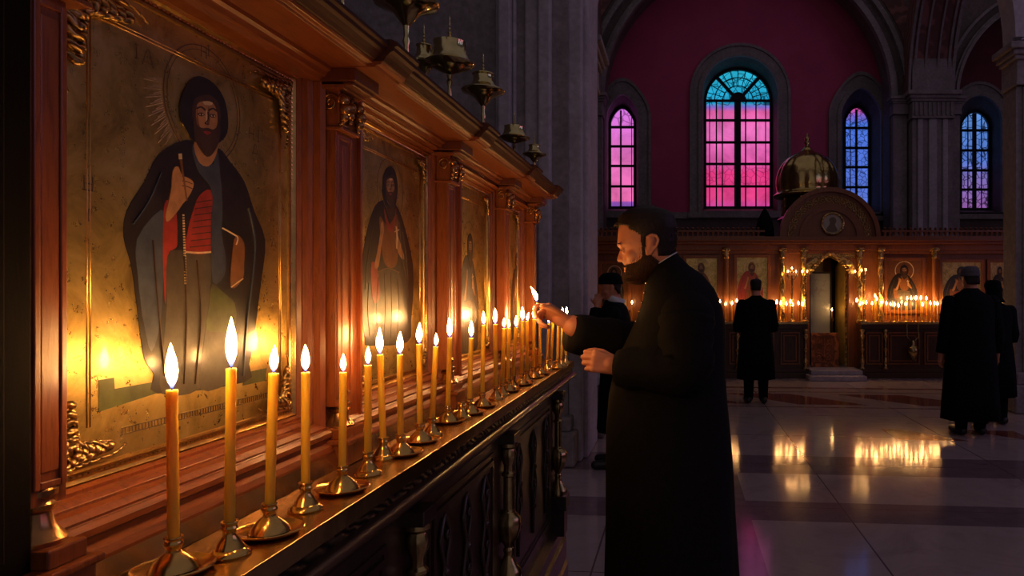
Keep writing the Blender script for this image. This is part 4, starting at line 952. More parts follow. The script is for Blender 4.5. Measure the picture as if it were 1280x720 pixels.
# ledge tables with candles
def ledge(x0, x1, label, panels, bal):
    t = thing('ledge_table', label, 'candle table', ((x0+x1)/2, YL+.2, 0))
    zt = Z(402.5, YL)
    MB().box(x0, x1, YL, YI-.001, zt-.04, zt).build('ledge_top', 'tray', t, bevel=.004)
    MB().box(x0+.03, x1-.03, YL+.05, YI-.002, .09, zt-.04).build('ledge_body', 'wood_far_dark', t)
    MB().box(x0, x1, YL, YI-.002, 0, .10).box(x0+.01, x1-.01, YL+.02, YI-.01, .10, .16).box(x0+.01, x1-.01, YL+.015, YI-.01, zt-.12, zt-.04).build('ledge_moulding', 'wood_far_dark', t, bevel=.006)
    for p0, p1 in panels:
        a, b_ = X(p0, YL), X(p1, YL); pm = MB()
        for o_, d in ((0, .035), (.05, .02)):
            pm.holed([(a+o_,YL+.05-d,.24+o_),(b_-o_,YL+.05-d,.24+o_),(b_-o_,YL+.05-d,.80-o_),(a+o_,YL+.05-d,.80-o_)], [[(a+o_+.02,YL+.05-d,.26+o_),(b_-o_-.02,YL+.05-d,.26+o_),(b_-o_-.02,YL+.05-d,.78-o_),(a+o_+.02,YL+.05-d,.78-o_)]], (0,d,0))
        pm.build('panel_moulding', 'wood_far', t)
    for p in bal:
        MB().lathe([(.001,.16),(.05,.16),(.05,.18),(.02,.22),(.045,.30),(.02,.36),(.018,.46),(.04,.50),(.018,.54),(.018,.66),(.045,.74),(.02,.78),(.05,.84),(.001,.86)], (X(p,YL), YL, 0), 12).build('baluster', 'gold_far', t, smooth='all')
    return zt
ZL = ledge(-1.75, X(1011, YL), 'dark panelled ledge table with candles left of the doorway', ((760,790),(800,838),(846,884),(912,934),(940,968),(976,1000)), (808,922,1007))
ledge(X(1076, YL), 6.9, 'dark panelled ledge table with candles right of the doorway', ((1083,1104),(1110,1150),(1156,1180),(1186,1222),(1228,1262)), (1078,1107,1183))
# far candles: (px, flame py, group side)
FCp = [(900,377),(907,380),(915,379),(921,376),(971,378),(976,379),(983,380),(988,377),(991,381),(998,379),(1003,380),(1007,378)]
FCr = [(1071,376),(1075,380),(1079,379),(1083,378),(1090,379),(1094,370),(1096,374),(1102,378),(1108,379),(1113,380),(1118,381),(1123,382),(1127,378),(1132,380),(1134,373),(1139,373),(1145,373),(1151,373),(1153,381),(1158,373),(1163,379),(1168,379),(1172,380)]
for px, py in ((776,380),(790,378),(812,379),(1181,379),(1190,380),(1266,379)): (FCp if px < 1000 else FCr).append((px, py))
FCp.sort(); FCr.sort()
def far_candle_proto():
    t = thing('candle', None, 'candle', (0,0,0))
    o = MB().lathe([(.001,0),(.0085,0),(.0085,1),(.001,1)], (0,0,0), 8).build('wax_stick', 'wax', None, smooth=True); o.parent = t
    o = flame_mb(1, .18, 8).build('flame', 'flame_far', None, smooth='all'); o.parent = t
    o = MB().lathe([(.001,0),(.022,0),(.02,.006),(.010,.012),(.010,.02),(.001,.02)], (0,0,0), 10).build('holder_foot', 'brass', None, smooth=True); o.parent = t
    return t
proto = None
NUM = ['first','second','third','fourth','fifth','sixth','seventh','eighth','ninth','tenth','eleventh','twelfth','thirteenth','fourteenth','fifteenth','sixteenth','seventeenth','eighteenth','nineteenth','twentieth','twenty-first','twenty-second','twenty-third','twenty-fourth','twenty-fifth','twenty-sixth','twenty-seventh','twenty-eighth','twenty-ninth','thirtieth']
for side, lst in (('left', FCp), ('right', FCr)):
    for i, (px, py) in enumerate(lst):
        Y = YL+.10+.09*((i*7) % 3)/2
        if proto is None: c_ = proto = far_candle_proto()
        else: c_ = dup(proto)
        c_.location = ((px-VX)*Y/F, Y, ZL+.0005)
        h_ = CAMZ+(VY-py)*Y/F-ZL-.035
        for ch in c_.children:
            if ch.name.startswith('wax'): ch.scale = (1,1,h_)
            elif ch.name.startswith('flame'): ch.location = (0,0,h_+.002); s_ = .060+.014*R.random(); ch.scale = (s_*.95, s_*.95, s_*1.15)
        c_['label'] = 'small lit candle, %s from the left on the ledge %s of the doorway' % (NUM[i], side)
        c_['group'] = 'candles on the ledge %s of the doorway' % side
def candelabrum(px, lights, label):
    Y = YL+.12; x_ = X(px, Y); t = thing('candelabrum', label, 'candelabrum', (x_, Y, ZL))
    zt = Z(344, Y); q = MB(); pr = [(.001,ZL+.001),(.06,ZL+.001),(.05,ZL+.02),(.02,ZL+.05)]; z_ = ZL+.06
    while z_ < zt-.04: pr += [(.012,z_),(.024,z_+.02),(.012,z_+.04)]; z_ += .045
    pr += [(.03,zt-.01),(.001,zt)]
    q.lathe(pr, (x_,Y,0), 12); q.build('stem', 'gold_far', t, smooth='all')
    for dxp, dz in lights:
        xx = x_+dxp*Y/F; zz = zt+dz
        a = MB(); 
        if dxp: a.tube(smoothpts([(x_,Y,zt-.06),((x_*.4+xx*.6),Y,zt-.08),(xx,Y,zz-.02)], 4, False), .008, 6)
        a.lathe([(.001,zz-.02),(.02,zz-.02),(.028,zz),(.001,zz+.002)], (xx,Y,0), 10); a.build('candle_arm', 'gold_far', t, smooth='all')
        f_ = MB().lathe([(.001,zz+.002),(.009,zz+.002),(.009,zz+.04),(.001,zz+.04)], (xx,Y,0), 8); f_.build('wax_stick', 'wax', t)
        o = flame_mb(.05, .009, 8).build('flame', 'flame_far', t, smooth='all', loc=None); o.location = Vector((xx, Y, zz+.042))-PW(t)
candelabrum(990, ((-5,0),(0,.06),(5,0)), 'tall gilt candelabrum on the ledge left of the doorway, third from the door columns')
candelabrum(1007, ((-4,0),(2,.0)), 'slender gilt candelabrum at the end of the left ledge')
candelabrum(1080, ((-11,0),(-3,.02),(2,.03)), 'gilt candelabrum on the right ledge beside the doorway')
bpy.context.view_layer.update()
for o in C.objects:
    if o.get('category') == 'candelabrum' and 'third' in o['label']: o['label'] = 'tall three-light gilt candelabrum on the ledge left of the doorway'
t = thing('hanging_lamp', 'small dark censer hanging on two chains below the right ledge', 'hanging lamp', (X(1141,YL), YL-.05, .3))
q = MB(); z0 = Z(403, YL)
for p in (1133, 1147): q.tube([(X(p,YL), YL-.03, z0), (X(p,YL), YL-.05, z0-.25), (X(1140,YL)+(.03 if p > 1140 else -.03), YL-.05, z0-.32)], .006, 5)
q.build('chain', 'brass_dark', t)
MB().lathe([(.001,.30),(.03,.32),(.09,.42),(.11,.50),(.07,.56),(.03,.58),(.04,.62),(.001,.68)], (X(1140,YL), YL-.06, 0), 14).build('censer_bowl', 'brass_dark', t, smooth='all')

# one candle burning inside the doorway beside the brass leaf
c_ = dup(proto); c_.location = (X(1040, 13.15), 13.15, Z(398, 13.15)); c_['label'] = 'single small candle burning inside the dark doorway'
if 'group' in c_: del c_['group']
h_ = .13
for ch in c_.children:
    if ch.name.startswith('wax'): ch.scale = (1,1,h_)
    elif ch.name.startswith('flame'): ch.location = (0,0,h_+.002); ch.scale = (.05,.05,.06)
st = thing('candle_stand', 'slim dark stand holding the candle inside the doorway', 'candle stand', (X(1040, 13.15), 13.15, .155))
zc_ = Z(398, 13.15)
MB().lathe([(.001,.156),(.09,.156),(.08,.18),(.015,.21),(.012,zc_-.06),(.03,zc_-.04),(.035,zc_-.001),(.001,zc_-.001)], (X(1040, 13.15), 13.15, 0), 14).build('stand_body', 'brass_dark', st, smooth=True)
# ================================================================== PEOPLE
K = .002667
# head table: (front, back, y, half width) in photo px, profile facing -x, origin (808,300)
HEAD = [(797,820,259.5,13),(786,833,263,21),(779,839,269,26),(775.5,842,277,28.5),(773,843.5,286,29.5),(772.3,844,294,29.5),(771.8,844,302,29.5),(771.2,843.5,307.5,29),
        (776.5,843,311.5,28),(778,842.5,316,27.5),(778.2,841,321,27),(778.2,838,326,26.5),(779.2,836,330,25.5),(780.5,832,334,24.5),(781,829,337,24),(780.8,826,340,23),(782.5,822,343,21.5),(782,817,347,18),(784.5,810,351,13)]
def ring(T, f0, f1, y, hw, nn=32, p=2.35, fp=None):
    """superellipse ring; T maps (forward, side, up) to space"""
    c = (f0+f1)/2; a = (f1-f0)/2; out = []
    for i in range(nn):
        t = 2*PI*i/nn; ct, st = math.cos(t), math.sin(t)
        pf = p if ct > 0 else 2.1
        u = math.copysign(abs(ct)**(2/pf), ct); w = math.copysign(abs(st)**(2/2.1), st)
        out.append(T(-(c-808+ a*(-u) )*K, w*hw*K, (300-y)*K))
    return out
def head_mb(mb, T):
    rings = [ring(T, a, b_, y, hw, p=2.0 if y > 305 else 2.3) for a, b_, y, hw in reversed(HEAD)]
    mb.loft(rings)
    B = lambda x, s_, y: T((808-x)*K, s_*K, (300-y)*K)
    mb.caps(B(778.5,0,311), B(774.8,0,323), 2.6*K, 3.2*K); mb.ball(B(774.7,0,324.6), 3.5*K, 8)          # nose
    for s_ in (-1, 1):
        mb.ball(B(778.5,s_*3.6,325.5), 2.9*K, 6)                                                         # nostril wings
        mb.caps(B(774.4,s_*3,307), B(777.5,s_*17,306.5), 2.6*K, 2.2*K)                                   # brow ridge
        mb.ball(B(782.2,s_*10.5,314), 5.0*K, 8)                                                          # eye
        mb.caps(B(776.6,s_*5.5,311.0), B(779.5,s_*16,311.6), 1.3*K, 1.2*K); mb.caps(B(777.8,s_*6,316.2), B(780,s_*15,315.8), 1.1*K, .9*K)
        mb.ball(B(794,s_*15.5,320.5), 10.3*K, 12)                                                               # cheek bone
        # ear
        e = [(811,298.5),(816,295.5),(821.5,297),(824,302),(822.5,308),(818.5,313),(814.5,318.5),(810.5,319),(809.5,314)]
        for i in range(len(e)-1): mb.caps(B(e[i][0], s_*(31.5 if i < 5 else 29.5), e[i][1]), B(e[i+1][0], s_*(31.5 if i+1 < 5 else 29.5), e[i+1][1]), 1.7*K, 1.7*K, 8)
        mb.caps(B(814.5,s_*27.5,302), B(813,s_*27.5,313), 6*K, 4.2*K, 10); mb.caps(B(818,s_*29,301), B(814,s_*29,310), 1.2*K, 1.2*K, 8)
    mb.caps(B(782.6,-7,335.0), B(782.6,7,335.0), 2.5*K, 2.5*K, 8); mb.caps(B(781.9,-5,335.2), B(781.9,5,335.2), 1.5*K, 1.5*K, 8); mb.caps(B(782.2,-6,339.2), B(782.2,6,339.2), 2.1*K, 2.1*K, 8)   # lips
def head_at(y):
    H_ = HEAD
    if y <= H_[0][2]: return H_[0][:2]+(H_[0][3],)
    for a, b_ in zip(H_, H_[1:]):
        if a[2] <= y <= b_[2]:
            t = (y-a[2])/(b_[2]-a[2]); return (a[0]*(1-t)+b_[0]*t, a[1]*(1-t)+b_[1]*t, a[3]*(1-t)+b_[3]*t)
    return H_[-1][:2]+(H_[-1][3],)
def interp(y, tab):
    if y <= tab[0][0]: return tab[0][1]
    for a, b_ in zip(tab, tab[1:]):
        if a[0] <= y <= b_[0]: return a[1]+(b_[1]-a[1])*(y-a[0])/(b_[0]-a[0])
    return tab[-1][1]
def shell_ring(T, y, off, nn=72, grow=0.):
    f0, f1, hw = head_at(y); c = (f0+f1)/2; a = (f1-f0)/2; out = []; p = 2.0 if y > 305 else 2.3
    for i in range(nn):
        t = 2*PI*i/nn; ct, st = math.cos(t), math.sin(t); pf = p if ct > 0 else 2.1
        u = math.copysign(abs(ct)**(2/pf), ct); w = math.copysign(abs(st)**(2/2.1), st)
        x = c-a*u; s_ = w*hw; o = off(x, y, s_)+grow; l = math.hypot(a*u, w*hw) or 1
        out.append(T((808-(x-a*u/l*o))*K, (s_+s_/l*o)*K, (300-y)*K))
    return out
def sstep(a, b_, x):
    t = max(0, min(1, (x-a)/(b_-a))); return t*t*(3-2*t)
def hair_off(x, y, s_):
    s_ = abs(s_)
    xb = interp(y, [(255,0),(281,0),(284,786),(289,789),(292,796),(296,801),(310,803)])
    th = interp(y, [(258,2.6),(270,3.4),(282,3.0),(292,1.7),(312,1.0),(328,.5)])
    if y < 284: xb = 0 if y < 280 else interp(y, [(280,764),(284,786)])
    f = sstep(xb-1.5, xb+1.5, x)
    if y > 293:      # gap where the ear sits, hair runs on behind it
        g = sstep(808, 810, x)*(1-sstep(820, 823, x)) if y > 297 else 0
        f *= (1-g)
    f *= 1-sstep(318, 328, y)
    return -3+(3+th)*f
def beard_off(x, y, s_):
    s_ = abs(s_)
    xb = interp(y, [(303,804),(312,806),(318,805),(324,801.5),(329,795),(331.5,784),(334,770)])
    th = interp(y, [(303,.4),(315,.6),(325,.9),(335,1.4),(345,2.3),(352,3.0)])
    f = sstep(xb-1.5, xb+2, x)*(1-sstep(interp(y, [(303,808),(320,814),(328,824),(345,822)]), interp(y, [(303,811),(320,819),(328,829),(345,828)]), x))
    if 333.2 < y < 340.8 and x < 791: f *= sstep(11, 14, s_)
    if 329.5 < y < 333 and s_ < 2 : f *= .5
    if y < 303: f = 0
    return -3+(3+th)*f
def hand_mb(mb, wr, Fd, Nd, side, curl, s=1., thumb=(.9, .3), spread=.08, tc=.3):
    """wr wrist, Fd finger direction, Nd palm normal, side: thumb side vector"""
    Fd = Vector(Fd).normalized(); Nd = Vector(Nd); Nd = (Nd-Fd*Nd.dot(Fd)).normalized(); S = Fd.cross(Nd); 
    if S.dot(Vector(side)) < 0: S = -S
    for k in range(5):
        o_ = (-.030+k*.015)*s; mb.caps(wr+S*o_*.62+Fd*.012*s, wr+Fd*.085*s+S*o_, .0145*s, .0115*s, 10)
    mb.caps(wr-Fd*.03*s, wr+Fd*.03*s, .026*s, .027*s, 14)
    Ls = ((.044,.027,.021), (.048,.030,.022), (.045,.028,.021), (.035,.021,.018))
    for k, (off, L_) in enumerate(zip((.028,.0095,-.0095,-.028), Ls)):
        p = wr+Fd*(.088-.004*abs(k-1))*s+S*off*s; d = (Fd+S*spread*(1.2-k)).normalized(); ang = 0; r_ = .0090*s if k < 3 else .0078*s
        c = curl[k] if hasattr(curl[0], '__len__') else curl
        for j, l in enumerate(L_):
            ang += c[j]; dd = d*math.cos(ang)+Nd*math.sin(ang); q = p+dd*l*s
            mb.caps(p, q, r_, r_*.92, 10); p = q; r_ *= .92
    # thumb leaves the side of the palm
    p = wr+Fd*.028*s+S*.026*s; a, b_ = thumb
    d = (Fd*.72+S*a*.75+Nd*b_).normalized()
    mb.caps(wr+Fd*.012*s+S*.012*s, p, .016*s, .0135*s, 10)
    for l, r0, r1, bend in ((.040,.0125,.0105,0), (.031,.0105,.0095,tc), (.024,.0095,.0082,tc)):
        d = (d*math.cos(bend)+(Nd*.5-S*.75+Fd*.3).normalized()*math.sin(bend)).normalized(); q = p+d*l*s
        mb.caps(p, q, r0*s, r1*s, 10); p = q
    return p
def remeshed(mb, name, mat, vox, smooth_it=3):
    o = mb.build(name, mat); r_ = o.modifiers.new('r', 'REMESH'); r_.mode = 'VOXEL'; r_.voxel_size = vox; r_.use_smooth_shade = True
    if smooth_it:
        q = o.modifiers.new('s', 'SMOOTH'); q.iterations = smooth_it; q.factor = .5
    dg = bpy.context.evaluated_depsgraph_get(); dg.update()
    me = bpy.data.meshes.new_from_object(o.evaluated_get(dg)); old = o.data; o.modifiers.clear(); o.data = me; bpy.data.meshes.remove(old); me.name = name
    me.polygons.foreach_set('use_smooth', [True]*len(me.polygons))
    return o
def strands(mb, base_pts, n_, L_, r_, rnd):
    for _ in range(n_):
        p, d = base_pts(); l = L_*rnd.uniform(.6, 1.2); q = p+d*l; e = Vector((rnd.uniform(-1,1), rnd.uniform(-1,1), rnd.uniform(-1,1)))*l*.25
        a = d.orthogonal().normalized(); b_ = d.cross(a)
        k = len(mb.v); m_ = (p+q)/2+e*.3
        mb.v += [p+a*r_, p-a*r_*.5+b_*r_*.87, p-a*r_*.5-b_*r_*.87, q+e]
        for f_ in ((0,1,3),(1,2,3),(2,0,3)): mb.f.append(tuple(i+k for i in f_)); mb.m.append(0)
def ell(cx, rx, cy, ry, z, nn=36, dent=None, p=2.2):
    out = []
    for i in range(nn):
        t = 2*PI*i/nn; c, s_ = math.cos(t), math.sin(t); w = 1+(dent(t, z) if dent else 0)
        out.append(Vector((cx+rx*math.copysign(abs(c)**(2/p), c)*w, cy+ry*math.copysign(abs(s_)**(2/p), s_)*w, z)))
    return out
def folds(t, z):
    q = max(0, min(1, (1.1-z)/.7)); return q*(.035*math.sin(7*t+.6*math.sin(3*z))+.02*math.sin(13*t+1.3))
# ---------------------------------------------------------------- the bearded man in black
YP = 2.40
def p3(px, py, Y=YP): return P(px, py, Y)
rp = random.Random(3)
HB = P(808, 300, YP)                    # head origin
def TP(f, s_, u): return HB+Vector((-f, s_, u))
mb = MB(); head_mb(mb, TP)
mb.caps(p3(822,322), p3(834,352), .057, .056, 20)                                  # neck
mb.caps(p3(834,352), p3(850,384), .056, .07, 18)
mb.caps(p3(850,388), p3(844,470), .09, .11, 20); mb.caps(p3(844,470), p3(842,520), .11, .12, 20)
for s_ in (-1, 1):
    hp = Vector((p3(842,530).x, YP+s_*.09, p3(842,530).z)); kn = Vector((hp.x-.015, YP+s_*.10, .50)); an = Vector((hp.x+.01, YP+s_*.105, .09))
    mb.caps(hp, kn, .085, .055, 14); mb.caps(kn, an, .055, .038, 14); mb.caps(an-Vector((0,0,.04)), an+Vector((-.15,0,-.055)), .036, .030, 12)
# right arm (far side) reaches to the candles, left arm (near side) folded at the waist
shR = P(852, 394, 2.56); elR = P(790, 432, 2.62); wrR = P(709, 403, 2.455)
shL = P(858, 398, 2.22); elL = P(846, 470, 2.16); wrL = P(772, 458, 2.24)
mb.caps(Vector((p3(850,392).x, YP, p3(850,392).z)), shR, .065, .055); mb.caps(shR, elR, .056, .045); mb.caps(elR, wrR+Vector((.02,0,-.012)), .046, .037)
mb.caps(Vector((p3(850,392).x, YP, p3(850,392).z)), shL, .065, .055); mb.caps(shL, elL, .056, .045); mb.caps(elL, wrL, .044, .030)
# right hand pinching the taper
Fd = (P(676, 384, 2.425)-wrR).normalized()
tipR = hand_mb(mb, wrR, Fd, (.15,-.55,-1), (0,-.6,1), ((.55,1.0,.7),(1.15,1.3,.7),(1.35,1.35,.8),(1.45,1.35,.8)), 1.0, (.5, .22), .05, .22)
Fl = (P(748, 452, 2.22)-wrL).normalized()
hand_mb(mb, wrL, Fl, (.3,.9,-.35), (-.1,0,1), ((.8,1.2,.8),(.85,1.2,.8),(.9,1.2,.8),(.95,1.2,.8)), .90, (.5, .5), .03, .35)
man = remeshed(mb, 'person', 'skin', .0032, 2)
tag(man, 'bearded man in a long black cassock lighting a taper at the near candles', 'person')
# hair
HAIR = [(802,828,255.8,10),(789,836,258.3,22),(779,841.5,263,28),(770.5,845.5,271,31.5),(767,847.5,279,33),(768.5,848.5,285,33),(786,848.8,288.5,32.4),(794,848.8,295,31.8),(798,848.3,302,31.4),(806,847.5,307,30.8),(822,846.8,313,29.8),(828,845.5,320,28.4),(834,844.5,327,25)]
HY = [259.5+i*1.0 for i in range(70)]
mb = MB(); rr_ = [shell_ring(TP, y, hair_off) for y in HY]
top = [TP(0.0, 0, 0)*0+rr_[0][i]*.5+sum(rr_[0], Vector())/len(rr_[0])*.5+Vector((0,0,.0085)) for i in range(len(rr_[0]))]
top0 = [sum(rr_[0], Vector())/len(rr_[0])*.97+rr_[0][i]*.03+Vector((0,0,.0105)) for i in range(len(rr_[0]))]
mb.loft([top0, top]+rr_)
for j in range(9): mb.caps(TP((808-782)*K,(j-4)*.0085,(300-272)*K), TP((808-768.2-abs(j-4)*.9)*K,(j-4)*.0085+.004,(300-282+((j*3) % 4)*.5)*K), .008, .0035, 8)
def shell_pt(off, ys, lo, dirf):
    def f():
        while True:
            y = rp.choice(ys)+rp.random(); nn = 72; rg = shell_ring(TP, y, off, nn); f0, f1, hw = head_at(y); i = rp.randrange(nn)
            base = shell_ring(TP, y, lambda *q: 0, nn)[i]; p = rg[i]; c = TP((808-(f0+f1)/2)*K, 0, (300-y)*K); o_ = p-base
            n2 = (base-c).normalized()
            if o_.dot(n2) < lo*K: continue
            return p-n2*.001, dirf(p, n2, y)
    return f
strands(mb, shell_pt(hair_off, HY, .6, lambda p, n2, y: (Vector((.35 if y > 285 else -.3, 0, -.75))+n2*.35).normalized()), 3600, .0065, .0008, rp)
hair = mb.build('hair', 'hair', man, smooth='all')
# beard and moustache
BY = [302+i*1.0 for i in range(49)]
mb = MB(); rr_ = [shell_ring(TP, y, beard_off) for y in BY]
e_ = rr_[-1]; ce = sum(e_, Vector())/len(e_)
rr_ += [[ce+(p-ce)*.9+Vector((-.001,0,-.007)) for p in e_], [ce+(p-ce)*.6+Vector((-.002,0,-.013)) for p in e_], [ce+(p-ce)*.1+Vector((-.002,0,-.016)) for p in e_]]
mb.loft(rr_)
for s_ in (-1, 1):
    mb.caps(TP((808-780.8)*K, s_*1.5*K, (300-331.3)*K), TP((808-782.5)*K, s_*9*K, (300-333.5)*K), 1.7*K, 1.7*K, 8)
strands(mb, shell_pt(beard_off, BY, .5, lambda p, n2, y: (Vector((-.2,0,-1))+n2*.45).normalized()), 4200, .010, .0008, rp)
def stub(x, y, s_):
    xb = interp(y, [(303,802),(312,800),(318,797),(324,792),(329,786),(331.5,779),(334,770)])
    if 333.5 < y < 340.5 and x < 789 and abs(s_) < 12: return -1
    return 1 if x > xb+rp.random()*5 and x < interp(y, [(303,810),(320,818),(328,828),(345,828)]) else -1
strands(mb, shell_pt(stub, BY, .5, lambda p, n2, y: (Vector((-.15,0,-1))+n2*.25).normalized()), 2200, .006, .0006, rp)
mb.build('beard', 'hair_brown', man, smooth='all')
mb = MB()
for s_ in (-1, 1):
    def brow_pt():
        t = rp.random(); return TP((808-773.2)*K-.010*t*t-.001, s_*(4+15*t)*K, (300-305.4-1.2*t)*K), Vector((-.2, s_*.8, .25)).normalized()
    strands(mb, brow_pt, 90, .007, .0008, rp)
    mb.caps(TP((808-775.9)*K, s_*6.5*K, (300-313.0)*K), TP((808-778.9)*K, s_*15*K, (300-313.9)*K), .0015, .0012, 6)
mb.build('eyebrow_hair', 'hair', man)
# cassock: one loft from collar to hem
CS = [(806,847,.062,329,.62),(806,849,.068,333,.62),(806,862,.11,345,.45),(805,878,.165,356,.35),(803,893,.20,370,.2),(798,902,.215,388,.1),(791,907,.22,408,0),(782,907,.22,428,0),(770,906,.215,452,0),(762,908,.21,490,0),(758,912,.22,530,0),(757,916,.235,580,0),(757,918,.255,640,0),(755,922,.28,720,0),(752,927,.30,820,0),(750,930,.31,920,0)]
mb = MB(); rings = []
for f0, f1, ry, y, tl in reversed(CS):
    cx = (f0+f1)/2; c = p3(cx, y); rx = (f1-f0)/2*K
    r__ = ell(c.x, rx, YP, ry, max(.02, c.z), 56, folds, 2.1)
    rings.append([p+Vector((0,0,tl*(p.x-c.x))) for p in r__])
inn = [Vector((p.x*.93+p3(826,0).x*.07, YP+(p.y-YP)*.93, p.z-.012)) for p in rings[-1]]
mb.loft(rings+[inn]); rings_top = rings[-1]; c0 = p3(826.5, 329)
def sleeve(mb, a, b_, c, ra, rb, rc, cuff):
    path = smoothpts([a, (a+b_)/2, b_, (b_+c)/2, c], 4, False); n_ = len(path); rad = []
    for i in range(n_):
        t = i/(n_-1); r_ = ra+(rb-ra)*min(1, t*2) if t < .5 else rb+(rc-rb)*(t-.5)*2
        rad.append(r_*(1+.05*math.sin(i*2.3)))
    e = (path[-1]-path[-2]).normalized(); path += [path[-1]-e*.003, path[-1]-e*.05]; rad += [rc*.93, rc*.85]
    rings = []; up = Vector((0,0,1))
    mb.tube(path, rad, 22)
cR = P(712, 415, 2.46); sleeve(mb, P(852, 394, 2.55), P(800, 430, 2.60), cR+Vector((0,0,-.004)), .085, .082, .066, 0)
mb.ball(shR+Vector((0,-.02,.0)), .085, 10); mb.ball(shL+Vector((0,.02,.0)), .09, 10)
cL = P(774, 460, 2.235); sleeve(mb, P(858, 398, 2.22), P(856, 462, 2.17), cL, .088, .080, .060, 0)
cass = mb.build('cassock', 'black_cloth', man, smooth='all')
mb = MB(); wr_ = []
for q_, dz in ((.985,-.008),(.985,.0035),(.93,.0035),(.93,-.008)): wr_.append([Vector((c0.x+(p.x-c0.x)*q_, YP+(p.y-YP)*q_, p.z+dz)) for p in rings_top])
mb.loft(wr_+[wr_[0]], cap=False); mb.build('white_collar', 'white_cloth', man, smooth=True)
mb = MB()
for py in (354,366,378,389.5,401.5):
    fx_ = interp(py, [(354,806),(370,802.6),(388,797.6),(408,790.8)])
    MB().ball(P(fx_+2.2, py, YP-.055), .0052, 6).build('brass_button', 'brass', man, smooth='all')
mb = MB()
for s_ in (-1, 1): mb.caps((p3(845,0).x+.02, YP+s_*.105, .045), (p3(845,0).x-.19, YP+s_*.12, .04), .042, .038, 14)
mb.build('shoes', 'shoe', man, smooth='all')
# taper held between thumb and forefinger
t0, t1 = P(682, 395, 2.43), P(671, 378, 2.42)
tp = thing('taper', 'thin lit taper held in the hand of the bearded man', 'candle', t0)
MB().tube([t0, t1], .0032, 10).build('wax_stick', 'wax', tp, smooth=True)
MB().tube([t1, t1+Vector((-.002,0,.006))], .0007, 6).build('wick', 'wick', tp)
o = flame_mb(.050, .0075, 12, -.020).build('flame', 'flame', tp, smooth='all'); o.location = t1+Vector((-.001,0,.003))-PW(tp)
